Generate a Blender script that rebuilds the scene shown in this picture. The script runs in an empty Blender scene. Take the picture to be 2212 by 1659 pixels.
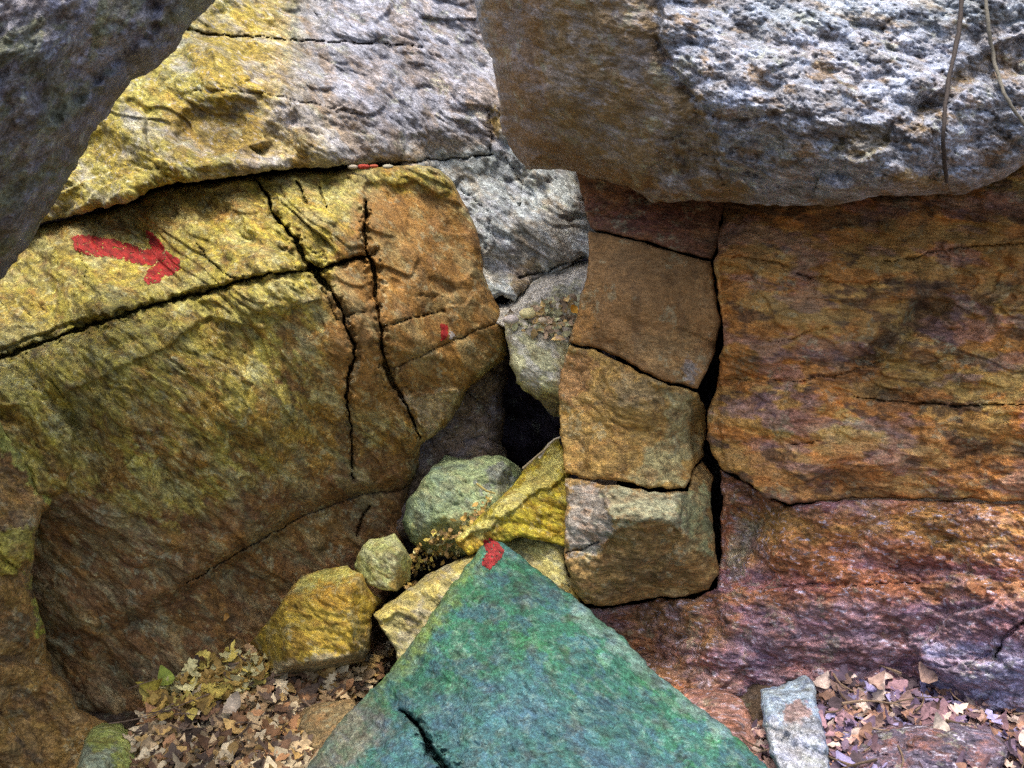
import bpy, math, random
import numpy as np
from mathutils import Vector, Matrix

# ------------------------------------------------------------------ camera, sky, sun, exposure
sc = bpy.context.scene
F = 2125.0                      # focal length in photo units (photo 2212 x 1659 units)
CU, CV = 1106.0, 829.5
CAM_Z, PITCH = 1.30, math.radians(12)
cam_d = bpy.data.cameras.new("camera"); cam = bpy.data.objects.new("camera", cam_d)
sc.collection.objects.link(cam); sc.camera = cam
cam_d.sensor_width = 36; cam_d.lens = 36 * F / 2212; cam_d.clip_start = 0.02; cam_d.clip_end = 500
cam.location = (0, 0, CAM_Z); cam.rotation_euler = (math.radians(90) - PITCH, 0, 0)

SUN = Vector((-0.04, -0.20, 0.97)).normalized()
w = bpy.data.worlds.new("World"); sc.world = w; w.use_nodes = True
nt = w.node_tree; bg = nt.nodes["Background"]
sky = nt.nodes.new("ShaderNodeTexSky"); sky.sky_type = 'NISHITA'; sky.sun_disc = False
sky.sun_elevation = math.asin(SUN.z); sky.sun_rotation = math.atan2(SUN.x, SUN.y)
sky.dust_density = 6.0; sky.ozone_density = .6
nt.links.new(sky.outputs[0], bg.inputs[0]); bg.inputs[1].default_value = 0.15
sd = bpy.data.lights.new("sun", 'SUN'); sd.energy = 1.12; sd.angle = math.radians(10); sd.color = (1.0, 0.93, 0.82)
so = bpy.data.objects.new("sun", sd); sc.collection.objects.link(so)
so.rotation_euler = (-SUN).to_track_quat('-Z', 'Y').to_euler(); so.location = (3, -2, 6)
sc.cycles.use_denoising = False
sc.view_settings.view_transform = 'Standard'; sc.view_settings.look = 'None'
sc.view_settings.exposure = 1.0; sc.view_settings.gamma = 1.0; sc.view_settings.use_curve_mapping = False

cp, sp = math.cos(PITCH), math.sin(PITCH)
def world(u, v, t):
    """photo direction (u,v) at distance t along the viewing axis -> metres in the world"""
    x = (u - CU) / F * t; yc = -(v - CV) / F * t
    return np.stack([x, t * cp + yc * sp, CAM_Z - t * sp + yc * cp], -1)

# ------------------------------------------------------------------ noise
def _h(ix, iy, s):
    n = (ix.astype(np.int64) * 374761393 + iy.astype(np.int64) * 668265263 + s * 2147483647 + 97) & 0xffffffff
    n = ((n ^ (n >> 13)) * 1274126177) & 0xffffffff
    n = ((n ^ (n >> 16)) * 2246822519) & 0xffffffff
    return ((n ^ (n >> 15)) & 0xffffff) / float(0x1000000)
def perlin(x, y, s=0):
    xi = np.floor(x); yi = np.floor(y); fx = x - xi; fy = y - yi
    def g(dx, dy):
        a = _h(xi + dx, yi + dy, s) * 2 * np.pi
        return np.cos(a) * (fx - dx) + np.sin(a) * (fy - dy)
    u = fx * fx * fx * (fx * (fx * 6 - 15) + 10); v = fy * fy * fy * (fy * (fy * 6 - 15) + 10)
    a = g(0, 0) * (1 - u) + g(1, 0) * u; b = g(0, 1) * (1 - u) + g(1, 1) * u
    return (a * (1 - v) + b * v) * 1.5
def fbm(x, y, o=4, s=0, gain=.5):
    r = 0; a = 1
    for i in range(o):
        r = r + a * perlin(x * 2 ** i + 17.3 * i, y * 2 ** i - 9.1 * i, s + i); a *= gain
    return r
def facet(x, y, s=0):
    xi = np.floor(x); yi = np.floor(y); best = np.full(x.shape, -9.0)
    for dx in (-1, 0, 1):
        for dy in (-1, 0, 1):
            cx = xi + dx; cy = yi + dy
            px = cx + _h(cx, cy, s); py = cy + _h(cx, cy, s + 1)
            ex = x - px; ey = y - py
            hh = _h(cx, cy, s + 2) * .5 + (_h(cx, cy, s + 3) - .5) * 1.5 * ex + (_h(cx, cy, s + 4) - .5) * 1.5 * ey - .75 * (ex * ex + ey * ey)
            best = np.maximum(best, hh)
    return best
def aniso(u, v, L, ang, st):
    a = math.radians(ang); c, s = math.cos(a), math.sin(a)
    return (u * c + v * s) / (L * st), (-u * s + v * c) / L
SAT = 1.08
def sstep(x): x = np.clip(x, 0, 1); return x * x * (3 - 2 * x)

# ------------------------------------------------------------------ 2D outlines
def inside(px, py, poly):
    r = np.zeros(px.shape, bool); P = np.asarray(poly, float); n = len(P)
    for i in range(n):
        x1, y1 = P[i]; x2, y2 = P[(i + 1) % n]
        if y1 == y2: continue
        c = (y1 > py) != (y2 > py)
        r ^= c & (px < (x2 - x1) * (py - y1) / (y2 - y1) + x1)
    return r
def nearest(px, py, poly, closed=True):
    P = np.asarray(poly, float); n = len(P); bd = np.full(px.shape, 1e18); bx = px.copy(); by = py.copy(); bt = np.zeros(px.shape)
    m = n if closed else n - 1
    for i in range(m):
        x1, y1 = P[i]; x2, y2 = P[(i + 1) % n]; dx, dy = x2 - x1, y2 - y1; L = dx * dx + dy * dy
        if L == 0: continue
        t = np.clip(((px - x1) * dx + (py - y1) * dy) / L, 0, 1)
        qx = x1 + t * dx; qy = y1 + t * dy; d = (px - qx) ** 2 + (py - qy) ** 2
        k = d < bd; bd = np.where(k, d, bd); bx = np.where(k, qx, bx); by = np.where(k, qy, by); bt = np.where(k, (i + t) / m, bt)
    return np.sqrt(bd), bx, by, bt
def sdist(px, py, poly):            # >0 inside
    d = nearest(px, py, poly)[0]
    return np.where(inside(px, py, poly), d, -d)
def rough_poly(poly, jit, s, step=7):
    P = np.asarray(poly, float); out = []
    for i in range(len(P)):
        a = P[i]; b = P[(i + 1) % len(P)]; L = np.hypot(*(b - a)); n = max(1, int(L / step))
        for k in range(n): out.append(a + (b - a) * k / n)
    out = np.array(out)
    x, y = out[:, 0], out[:, 1]
    out[:, 0] += jit * fbm(x / 38, y / 38, 4, s, .62); out[:, 1] += jit * fbm(x / 38 + 50, y / 38 + 50, 4, s + 7, .62)
    return out
def tps(ctrl):
    C = np.array(ctrl, float); X = C[:, :2] / 500.0; z = C[:, 2]; n = len(C)
    def K(r2): return np.where(r2 > 1e-12, r2 * np.log(np.maximum(r2, 1e-12)), 0)
    if n < 3:
        return lambda u, v: np.full(u.shape, z.mean())
    A = np.zeros((n + 3, n + 3)); A[:n, :n] = K(((X[:, None] - X[None]) ** 2).sum(-1)) + np.eye(n) * 1e-3
    Pm = np.c_[np.ones(n), X]; A[:n, n:] = Pm; A[n:, :n] = Pm.T
    c = np.linalg.lstsq(A, np.r_[z, 0, 0, 0], rcond=None)[0]
    lo, hi = z.min() - .35, z.max() + .35
    def f(u, v):
        a = u / 500.0; b = v / 500.0; r = c[n] + c[n + 1] * a + c[n + 2] * b
        for i in range(n): r = r + c[i] * K((a - X[i, 0]) ** 2 + (b - X[i, 1]) ** 2)
        return np.clip(r, lo, hi)
    return f

def planes(*tri, soft=.012):
    """convex stone front made of flat faces; each face is given by three (u, v, distance) points"""
    C = []
    for a, b, c in tri:
        C.append(np.linalg.solve(np.array([[a[0], a[1], 1], [b[0], b[1], 1], [c[0], c[1], 1]], float), np.array([a[2], b[2], c[2]])))
    def f(u, v):
        z = np.stack([c[0] * u + c[1] * v + c[2] for c in C]); m = z.max(0)
        return m + soft * np.log(np.exp((z - m) / soft).sum(0))
    return f

# ------------------------------------------------------------------ materials
def N(nt, t, **k):
    n = nt.nodes.new(t)
    for a, b in k.items(): setattr(n, a, b)
    return n
def mathn(nt, op, a, b=None, c=None, clamp=False):
    n = N(nt, "ShaderNodeMath", operation=op, use_clamp=clamp)
    for i, x in enumerate((a, b, c)):
        if x is None: continue
        if isinstance(x, (int, float)): n.inputs[i].default_value = x
        else: nt.links.new(x, n.inputs[i])
    return n.outputs[0]
def mixc(nt, fac, a, b, mode='MIX'):
    n = N(nt, "ShaderNodeMix", data_type='RGBA', blend_type=mode)
    for i, x in ((0, fac), (6, a), (7, b)):
        if isinstance(x, (int, float)): n.inputs[i].default_value = x
        elif isinstance(x, tuple): n.inputs[i].default_value = (*x, 1)
        else: nt.links.new(x, n.inputs[i])
    return n.outputs[2]
def ramp(nt, fac, lo, hi):
    n = N(nt, "ShaderNodeMapRange"); n.inputs[1].default_value = lo; n.inputs[2].default_value = hi
    nt.links.new(fac, n.inputs[0]); return n.outputs[0]
def noise(nt, vec, scale, detail=3, rough=.6):
    n = N(nt, "ShaderNodeTexNoise"); n.inputs['Scale'].default_value = scale; n.inputs['Detail'].default_value = detail; n.inputs['Roughness'].default_value = rough
    nt.links.new(vec, n.inputs['Vector']); return n.outputs[0]
def rock_mat(name, ang=0, stretch=2.5, warm=(.30, .14, .04), cool=(.30, .32, .36), wa=.35, ca=.35, contrast=.55, grain=.5, rough=.72, bump=.8, spec=.35, pale=(.6, .6, .62), pa=.25, lich=.35, lcol=(.38, .42, .28), stain=.35):
    m = bpy.data.materials.new(name); m.use_nodes = True; nt = m.node_tree; b = nt.nodes["Principled BSDF"]
    tc = N(nt, "ShaderNodeTexCoord")
    rot = N(nt, "ShaderNodeVectorRotate", rotation_type='AXIS_ANGLE'); rot.inputs['Axis'].default_value = (0, 1, 0); rot.inputs['Angle'].default_value = -math.radians(ang)
    nt.links.new(tc.outputs['Object'], rot.inputs['Vector'])
    mp = N(nt, "ShaderNodeMapping"); mp.inputs['Scale'].default_value = (1 / stretch, .7, 1); nt.links.new(rot.outputs[0], mp.inputs[0])
    V = mp.outputs[0]; O = tc.outputs['Object']
    at = N(nt, "ShaderNodeAttribute", attribute_name="tint"); col = at.outputs['Color']
    n1 = noise(nt, V, 44, 5, .74); n2 = noise(nt, V, 13, 4, .65); n3 = noise(nt, O, 5, 3, .6); n4 = noise(nt, V, 125, 3, .75)
    off = N(nt, "ShaderNodeVectorMath", operation='ADD'); off.inputs[1].default_value = (3.7, 8.1, 1.3); nt.links.new(V, off.inputs[0])
    n5 = noise(nt, off.outputs[0], 30, 5, .7); n6 = noise(nt, off.outputs[0], 75, 3, .75); n7 = noise(nt, O, 230, 2, .7)
    col = mixc(nt, mathn(nt, 'MULTIPLY', mathn(nt, 'MULTIPLY', ramp(nt, n5, .48, .66), wa), at.outputs['Alpha']), col, warm)
    col = mixc(nt, mathn(nt, 'MULTIPLY', mathn(nt, 'MULTIPLY', ramp(nt, n2, .50, .68), ca), at.outputs['Alpha']), col, cool)
    col = mixc(nt, mathn(nt, 'MULTIPLY', mathn(nt, 'MULTIPLY', ramp(nt, n6, .56, .70), pa), at.outputs['Alpha']), col, pale)
    lz = ramp(nt, noise(nt, O, 16, 6, .62), .575, .60); sp = ramp(nt, noise(nt, O, 60, 3, .7), .40, .56)
    col = mixc(nt, mathn(nt, 'MULTIPLY', mathn(nt, 'MULTIPLY', lz, sp), lich), col, lcol)
    mv = N(nt, "ShaderNodeMapping"); mv.inputs['Scale'].default_value = (1, 1, .16); nt.links.new(O, mv.inputs[0])
    st = ramp(nt, noise(nt, mv.outputs[0], 22, 4, .6), .56, .66)
    col = mixc(nt, mathn(nt, 'MULTIPLY', st, stain), col, (.055, .035, .022))
    # mineral grain: lighter and darker specks of the stone itself
    k = mathn(nt, 'MULTIPLY_ADD', ramp(nt, n1, .30, .70), contrast * 2, 1 - contrast)
    k2 = mathn(nt, 'MULTIPLY_ADD', ramp(nt, n4, .28, .72), grain * 2, 1 - grain)
    k3 = mathn(nt, 'MULTIPLY_ADD', ramp(nt, n3, .3, .7), .5, .75)
    k4 = mathn(nt, 'MULTIPLY_ADD', ramp(nt, n7, .3, .7), .7, .65)
    kk = mathn(nt, 'MULTIPLY', mathn(nt, 'MULTIPLY', mathn(nt, 'MULTIPLY', k, k2), k3), k4)
    al = mathn(nt, 'MULTIPLY_ADD', at.outputs['Alpha'], .65, .35); kk = mathn(nt, 'MULTIPLY_ADD', mathn(nt, 'SUBTRACT', kk, 1.0), al, 1.0)
    vm = N(nt, "ShaderNodeVectorMath", operation='SCALE'); nt.links.new(col, vm.inputs[0]); nt.links.new(kk, vm.inputs['Scale'])
    nt.links.new(vm.outputs[0], b.inputs['Base Color'])
    b.inputs['Roughness'].default_value = rough; b.inputs['Specular IOR Level'].default_value = spec
    bp = N(nt, "ShaderNodeBump"); bp.inputs['Strength'].default_value = bump; bp.inputs['Distance'].default_value = .012
    hsum = mathn(nt, 'ADD', n1, mathn(nt, 'ADD', mathn(nt, 'MULTIPLY', n4, .55), mathn(nt, 'MULTIPLY', n7, .22))); nt.links.new(hsum, bp.inputs['Height'])
    nt.links.new(bp.outputs[0], b.inputs['Normal'])
    return m
def tint_mat(name, rough=.8, spec=.3, grain=.3, scale=120, sheen=0):
    m = bpy.data.materials.new(name); m.use_nodes = True; nt = m.node_tree; b = nt.nodes["Principled BSDF"]
    tc = N(nt, "ShaderNodeTexCoord"); at = N(nt, "ShaderNodeAttribute", attribute_name="tint")
    n = noise(nt, tc.outputs['Object'], scale, 4, .7)
    k = mathn(nt, 'MULTIPLY_ADD', ramp(nt, n, .3, .7), grain * 2, 1 - grain)
    vm = N(nt, "ShaderNodeVectorMath", operation='SCALE'); nt.links.new(at.outputs['Color'], vm.inputs[0]); nt.links.new(k, vm.inputs['Scale'])
    nt.links.new(vm.outputs[0], b.inputs['Base Color']); b.inputs['Roughness'].default_value = rough; b.inputs['Specular IOR Level'].default_value = spec
    bp = N(nt, "ShaderNodeBump"); bp.inputs['Strength'].default_value = .4; bp.inputs['Distance'].default_value = .004
    nt.links.new(n, bp.inputs['Height']); nt.links.new(bp.outputs[0], b.inputs['Normal'])
    return m

# ------------------------------------------------------------------ mesh output
def make_mesh(name, V, Fc, tint, mat, parent=None, smooth=True, label=None, cat=None, group=None, kind=None):
    V = np.asarray(V, float); me = bpy.data.meshes.new(name)
    org = np.zeros(3)
    if parent is None:
        org = np.array([(V[:, 0].min() + V[:, 0].max()) / 2, (V[:, 1].min() + V[:, 1].max()) / 2, V[:, 2].min()])
    me.vertices.add(len(V)); me.vertices.foreach_set("co", (V - org).astype(np.float32).ravel())
    nl = sum(len(f) for f in Fc) if not isinstance(Fc, tuple) else sum(f.size for f in Fc)
    blocks = Fc if isinstance(Fc, tuple) else None
    if blocks is None:
        q = [f for f in Fc if len(f) == 4]; t = [f for f in Fc if len(f) == 3]
        blocks = tuple(np.array(b, int) for b in (q, t) if b)
    loops = np.concatenate([b.ravel() for b in blocks]); tot = np.concatenate([np.full(len(b), b.shape[1]) for b in blocks])
    start = np.r_[0, np.cumsum(tot)[:-1]]
    me.loops.add(len(loops)); me.loops.foreach_set("vertex_index", loops.astype(np.int32))
    me.polygons.add(len(tot)); me.polygons.foreach_set("loop_start", start.astype(np.int32)); me.polygons.foreach_set("loop_total", tot.astype(np.int32))
    me.update(calc_edges=True); me.validate()
    me.polygons.foreach_set("use_smooth", np.full(len(me.polygons), smooth))
    if tint is not None and len(me.vertices) == len(V):
        a = me.attributes.new("tint", 'FLOAT_COLOR', 'POINT')
        tint = np.asarray(tint); T = np.ones((len(V), 4), np.float32); T[:, :tint.shape[1]] = tint; a.data.foreach_set("color", T.ravel())
    me.materials.append(mat)
    o = bpy.data.objects.new(name, me); sc.collection.objects.link(o)
    o.location = org
    if parent is not None:
        o.parent = parent; o.matrix_parent_inverse = Matrix.Translation(-Vector(parent.location))
    if label: o["label"] = label
    if cat: o["category"] = cat
    if group: o["group"] = group
    if kind: o["kind"] = kind
    return o

def axis(lo, hi, a, b, g):
    """spacing g inside the frame [a,b], growing outside it"""
    out = []
    x = max(lo, a - 20)
    left = []; s = g; y = x
    while y > lo: s = min(s * 1.12, 16); y -= s; left.append(y)
    out = left[::-1]
    while x < min(hi, b + 20): out.append(x); x += g
    s = g
    while x < hi + s: out.append(x); s = min(s * 1.12, 16); x += s
    return np.array(out)

ROCKS = {}
def rock(name, poly, ctrl, mat, label, cat, base, group=None, R=40, Rd=.10, thick=.6, taper=.35, g=2.6, jit=5, relief=(), bumps=(), cracks=(), smooth_zones=(), colors=(), seed=1, kind=None, sharp=1.0, hidden_edge=()):
    P = rough_poly(poly, jit, seed)
    base_t = tps(ctrl) if not callable(ctrl) else ctrl
    cy, cx = P[:, 1].mean(), P[:, 0].mean()
    def depth(u, v, micro=True):
        wu = u + 9 * fbm(u / 55, v / 55, 3, seed + 31); wv = v + 9 * fbm(u / 55 + 9, v / 55 + 4, 3, seed + 37)
        t = base_t(u, v)
        rz = np.ones(u.shape)
        for (zp, amt, fe) in smooth_zones:
            rz *= 1 - amt * sstep(sdist(wu, wv, zp) / fe + .5)
        for (bp, dh, fe) in bumps:
            s = sdist(wu, wv, bp); t = t - dh * sstep(s / fe + .5)
        if micro:
            for i, (ty, amp, L, ang, st) in enumerate(relief):
                x, y = aniso(u + 12 * perlin(u / 90, v / 90, seed + 60), v + 12 * perlin(u / 90 + 5, v / 90, seed + 61), L, ang, st)
                if ty == 'fbm': h = fbm(x, y, 4, seed * 13 + i * 5) * amp
                elif ty == 'facet': h = (facet(x, y, seed * 11 + i * 7) - .35) * 2 * amp
                elif ty == 'ridge': h = (1 - np.abs(fbm(x, y, 4, seed * 7 + i * 5)) * 2) * amp
                elif ty == 'step':
                    q = fbm(x, y, 3, seed * 5 + i) * 3; h = (np.floor(q) + sstep((q - np.floor(q)) * 6)) / 3 * amp
                t = t - h * (rz if L < 90 else 1)
        for (pl, wd, dp) in cracks:
            pl = np.asarray(pl, float)
            cu = u + 3.5 * fbm(u / 26, v / 26, 3, seed + 71); cv = v + 3.5 * fbm(u / 26 + 7, v / 26, 3, seed + 73)
            m = (u > pl[:, 0].min() - 90) & (u < pl[:, 0].max() + 90) & (v > pl[:, 1].min() - 90) & (v < pl[:, 1].max() + 90)
            if not m.any(): continue
            d, _, _, tt = nearest(cu[m], cv[m], pl, closed=False)
            e = np.minimum(1, np.minimum(tt, 1 - tt) * 9 + .35) if not isinstance(wd, tuple) else 1
            ww = (np.interp(tt, np.linspace(0, 1, len(wd)), wd) if isinstance(wd, tuple) else wd) * e
            ww = ww * .60 * (1 + .75 * fbm(u[m] / 26, v[m] / 26, 3, seed + 5))
            ww = np.maximum(ww, .6)
            t[m] += dp * (1 - sstep((d - ww * .35) / (ww * .55))) + (.02 if dp > .06 else .006) * np.exp(-d / (ww * 1.3 + 3)) * (1 + fbm(u[m] / 18, v[m] / 18, 3, seed + 8)) + (.016 if dp > .06 else .005) * sstep(1.4 - d / (ww * 2.2 + 4)) * sstep((fbm(u[m] / 16, v[m] / 16, 3, seed + 9) - .1) * 6)
        return t
    def edge(d):
        q = np.clip(1 - d / R, 0, 1); return Rd * (1 - np.sqrt(1 - q * q * .985))
    U = axis(P[:, 0].min() - g, P[:, 0].max() + g, 0, 2212, g); W = axis(P[:, 1].min() - g, P[:, 1].max() + g, 0, 1659, g)
    gu, gv = np.meshgrid(U, W); cc = inside((gu[1:, 1:] + gu[:-1, :-1]) / 2, (gv[1:, 1:] + gv[:-1, :-1]) / 2, P)
    ny, nx = gu.shape; idx = np.arange(ny * nx).reshape(ny, nx)
    ci, cj = np.nonzero(cc)
    quads = np.stack([idx[ci, cj], idx[ci + 1, cj], idx[ci + 1, cj + 1], idx[ci, cj + 1]], 1)   # counter-clockwise seen from the camera
    used = np.unique(quads); re = np.full(ny * nx, -1); re[used] = np.arange(len(used)); quads = re[quads]
    u = gu.ravel()[used].copy(); v = gv.ravel()[used].copy()
    # rim edges
    E = np.concatenate([quads[:, [0, 1]], quads[:, [1, 2]], quads[:, [2, 3]], quads[:, [3, 0]]]); n = len(u)
    key = E[:, 0] * n + E[:, 1]; rk = E[:, 1] * n + E[:, 0]; B = E[~np.isin(key, rk)]
    rim = np.unique(B)
    _, qx, qy, _ = nearest(u[rim], v[rim], P); u[rim] = qx; v[rim] = qy
    dd = np.empty(n); dd[:] = nearest(u, v, P)[0]
    t = depth(u, v) + edge(dd * (1 + .5 * fbm(u / 60, v / 60, 3, seed + 3)))
    V = [world(u, v, t)]; Fs = [quads]
    # flanks and back
    pos = np.full(n, -1); pos[rim] = np.arange(len(rim)); m = len(rim); prev = rim.copy(); off = n
    ru, rv, rt = u[rim], v[rim], t[rim]
    back = np.median(t) + thick; tints_extra = 0
    UU = [u]; VV = [v]
    for k, s in enumerate((.06, .18, .4, .7, 1.0)):
        s2 = 1 - (taper * s ** 1.3)
        nu = cx + (ru - cx) * s2; nv = cy + (rv - cy) * s2
        ntt = rt + np.maximum(back - rt, .15) * s + .02 * fbm(ru / 30 + k, rv / 30, 3, seed + k)
        V.append(world(nu, nv, ntt)); UU.append(nu); VV.append(nv)
        a, b = B[:, 0], B[:, 1]
        cur = off + np.arange(m)
        pa = prev[pos[a]]; pb = prev[pos[b]]; qa = cur[pos[a]]; qb = cur[pos[b]]
        Fs.append(np.stack([pb, pa, qa, qb], 1)); prev = cur; off += m
    V.append(world(np.array([cx]), np.array([cy]), np.array([back]))); UU.append(np.array([cx])); VV.append(np.array([cy]))
    a, b = B[:, 0], B[:, 1]
    tri = np.stack([prev[pos[b]], prev[pos[a]], np.full(len(B), off)], 1)
    V = np.concatenate(V); uu = np.concatenate(UU); vv = np.concatenate(VV)
    tint = tint_of(uu, vv, base, colors, seed)
    o = make_mesh(name, V, (np.concatenate(Fs), tri), tint, mat, label=label, cat=cat, group=group, kind=kind)
    ROCKS[label] = (o, depth)
    o_depth[o.name] = lambda uu, vv: depth(uu, vv) + edge(nearest(uu, vv, P)[0])
    return o
o_depth = {}

def tint_of(u, v, base, colors, seed):
    wu = u + 9 * fbm(u / 55, v / 55, 3, seed + 31) + 17 * fbm(u / 34, v / 34, 5, seed + 131, .68); wv = v + 9 * fbm(u / 55 + 9, v / 55 + 4, 3, seed + 37) + 17 * fbm(u / 34 + 9, v / 34 + 4, 5, seed + 137, .68)
    T = np.tile(np.array([*base, 1.0], float), (len(u), 1))
    ns = [c for c in colors if c[0] == 'noise']; ps = [c for c in colors if c[0] != 'noise']
    def apply(c, T, f):
        if c[0] == 'noise':       # ('noise', colour, L, angle, stretch, threshold, softness, strength)
            _, col, L, ang, st, th, so_, sr = c[:8]
            x, y = aniso(u, v, L, ang, st); k = sstep((fbm(x, y, 5, seed + int(L) * 3 + 5, .6) - th) / so_ + .5) * sr * f; am = 1.0
            if len(c) > 8: k = k * sstep(sdist(wu, wv, c[8]) / 120 + .5)
        else:                      # (polygon, colour, feather, strength[, amount of foreign mineral grains])
            pp, col, fe, sr = c[:4]; am = c[4] if len(c) > 4 else 1.0; k = sstep(sdist(wu, wv, pp) / (fe * .55) + .5) * sr
        k = k[:, None]; return T * (1 - k) + np.array([*col, am]) * k
    for c in ns: T = apply(c, T, 1)
    for c in ps: T = apply(c, T, 1)
    for c in ns: T = apply(c, T, 1 if len(c) > 8 else .4)
    L = T[:, :3] @ np.array([.3, .59, .11]); T[:, :3] = np.clip(L[:, None] + (T[:, :3] - L[:, None]) * SAT, .008, .9)
    return T

def paint(rockobj, name, poly, color, jit=3, off=.0025, seed=5, wear=.25, label=None):
    P = rough_poly(poly, jit, seed, 4); dep = o_depth[rockobj.name]; g = 1.6
    U = np.arange(P[:, 0].min() - 2, P[:, 0].max() + 2, g); W = np.arange(P[:, 1].min() - 2, P[:, 1].max() + 2, g)
    gu, gv = np.meshgrid(U, W); mu, mv = (gu[1:, 1:] + gu[:-1, :-1]) / 2, (gv[1:, 1:] + gv[:-1, :-1]) / 2
    d = sdist(mu, mv, P)
    keep = (d > 0) & ~((fbm(mu / 9, mv / 9, 4, seed, .7) > 1.05 - wear) | ((d < 3) & (fbm(mu / 6, mv / 6, 3, seed + 3) > .25)))
    idx = np.arange(gu.size).reshape(gu.shape); ci, cj = np.nonzero(keep)
    q = np.stack([idx[ci, cj], idx[ci + 1, cj], idx[ci + 1, cj + 1], idx[ci, cj + 1]], 1)
    used = np.unique(q); re = np.full(gu.size, -1); re[used] = np.arange(len(used)); q = re[q]
    u = gu.ravel()[used]; v = gv.ravel()[used]; t = dep(u, v) - off
    x, y = aniso(u, v, 9, 35, 2); k = 1 + .55 * fbm(x, y, 4, seed)
    return make_mesh(name, world(u, v, t), (q,), np.array(color)[None] * k[:, None], MP, parent=rockobj, label=label)

# ------------------------------------------------------------------ the materials of the place
M_LEFT = rock_mat("stone_lichen", 42, 2.1, warm=(.22, .11, .025), cool=(.34, .36, .22), wa=.75, ca=.35, pale=(.58, .58, .30), pa=.5, contrast=.72, grain=.6)
M_UP = rock_mat("stone_upper", 36, 2.4, warm=(.24, .14, .03), cool=(.33, .36, .46), wa=.5, contrast=.68, grain=.6, ca=.5, pale=(.54, .57, .66), pa=.45)
M_PALE = rock_mat("stone_pale", 40, 1.8, warm=(.28, .22, .12), cool=(.46, .50, .50), wa=.3, ca=.5, pale=(.7, .72, .74), pa=.5, contrast=.6, grain=.6)
M_GREY = rock_mat("stone_grey", -35, 2.0, warm=(.13, .11, .05), cool=(.16, .18, .26), wa=.4, ca=.5, pale=(.34, .36, .44), pa=.4, contrast=.45)
M_SHADE = rock_mat("stone_shade", 30, 1.5, warm=(.05, .035, .03), cool=(.04, .035, .05), pale=(.09, .08, .10), pa=.2)  # near-black tones paint in the shade inside the gaps
M_TOP = rock_mat("stone_mica", 12, 2.2, warm=(.20, .13, .065), cool=(.36, .43, .60), wa=.45, ca=.55, pale=(.66, .70, .78), pa=.6, contrast=.7, grain=.6, spec=.5, rough=.6)
M_BROWN = rock_mat("stone_brown", 4, 2.4, warm=(.34, .15, .04), cool=(.22, .20, .13), wa=.55, ca=.35, pale=(.50, .40, .24), pa=.3, contrast=.5, grain=.6)
M_PURP = rock_mat("stone_purple", 6, 2.4, warm=(.34, .12, .045), cool=(.28, .25, .38), wa=.6, ca=.4, pale=(.62, .60, .74), pa=.85, contrast=.75, grain=.65)
M_GREEN = rock_mat("stone_green", 38, 2.2, warm=(.035, .14, .07), cool=(.055, .10, .17), wa=.4, ca=.45, pale=(.20, .30, .27), pa=.4, contrast=.5, grain=.6, lich=.12)
M_YEL = rock_mat("stone_yellow", 30, 2.6, warm=(.30, .17, .02), cool=(.34, .34, .20), wa=.5, ca=.4, pale=(.55, .52, .28), pa=.4, contrast=.55)
MP = tint_mat("red_paint", .7, .3, .3, 160)
ML = tint_mat("leaf", .7, .3, .45, 70)
MW = tint_mat("bark", .8, .3, .35, 200)

R_ = lambda s, L=34, a=0, st=2.2: (('fbm', .032 * s, 240, a, 1.3), ('facet', .026 * s, L * 2.8, a, st * .8), ('facet', .0095 * s, L, a, st * .8), ('facet', .0058 * s, L * .42, a, st * .8), ('fbm', .0022 * s, L * .25, a, st * .8))
YG = (.31, .275, .055); YO = (.30, .22, .04); BR = (.17, .095, .045); BR2 = (.24, .14, .06); DB = (.10, .062, .045); GW = (.42, .42, .40)

# ------------------------------------------------------------------ bedrock behind everything
rock("bedrock", [(-700, -650), (2900, -650), (2900, 1750), (-700, 1750)], lambda u, v: 4.3 + .12 * fbm(u / 300, v / 300, 3, 5), M_SHADE,
     "bedrock coloured dark as painted shade, deep inside the hole between the boulders", "bedrock", (.04, .03, .045), R=200, Rd=.3, thick=1.5, g=12, jit=20, relief=R_(2, 60), seed=3)  # backfill; its dark colour stands in for the cavity's shade

rock("crack_shade_filler", [(1330, 420), (1760, 420), (1760, 1290), (1560, 1340), (1330, 1280)], [(1340, 430, 2.95), (1750, 430, 2.95), (1750, 1280, 2.85), (1340, 1280, 2.95), (1550, 900, 2.9)], M_SHADE,
     "filler rock added to darken the back of the tall crack between column and layered wall", "boulder", (.06, .045, .045), R=60, Rd=.1, thick=.5, taper=.1, g=6, relief=R_(1), seed=4)  # added filler, set close behind the column so the crack stays dark
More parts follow.
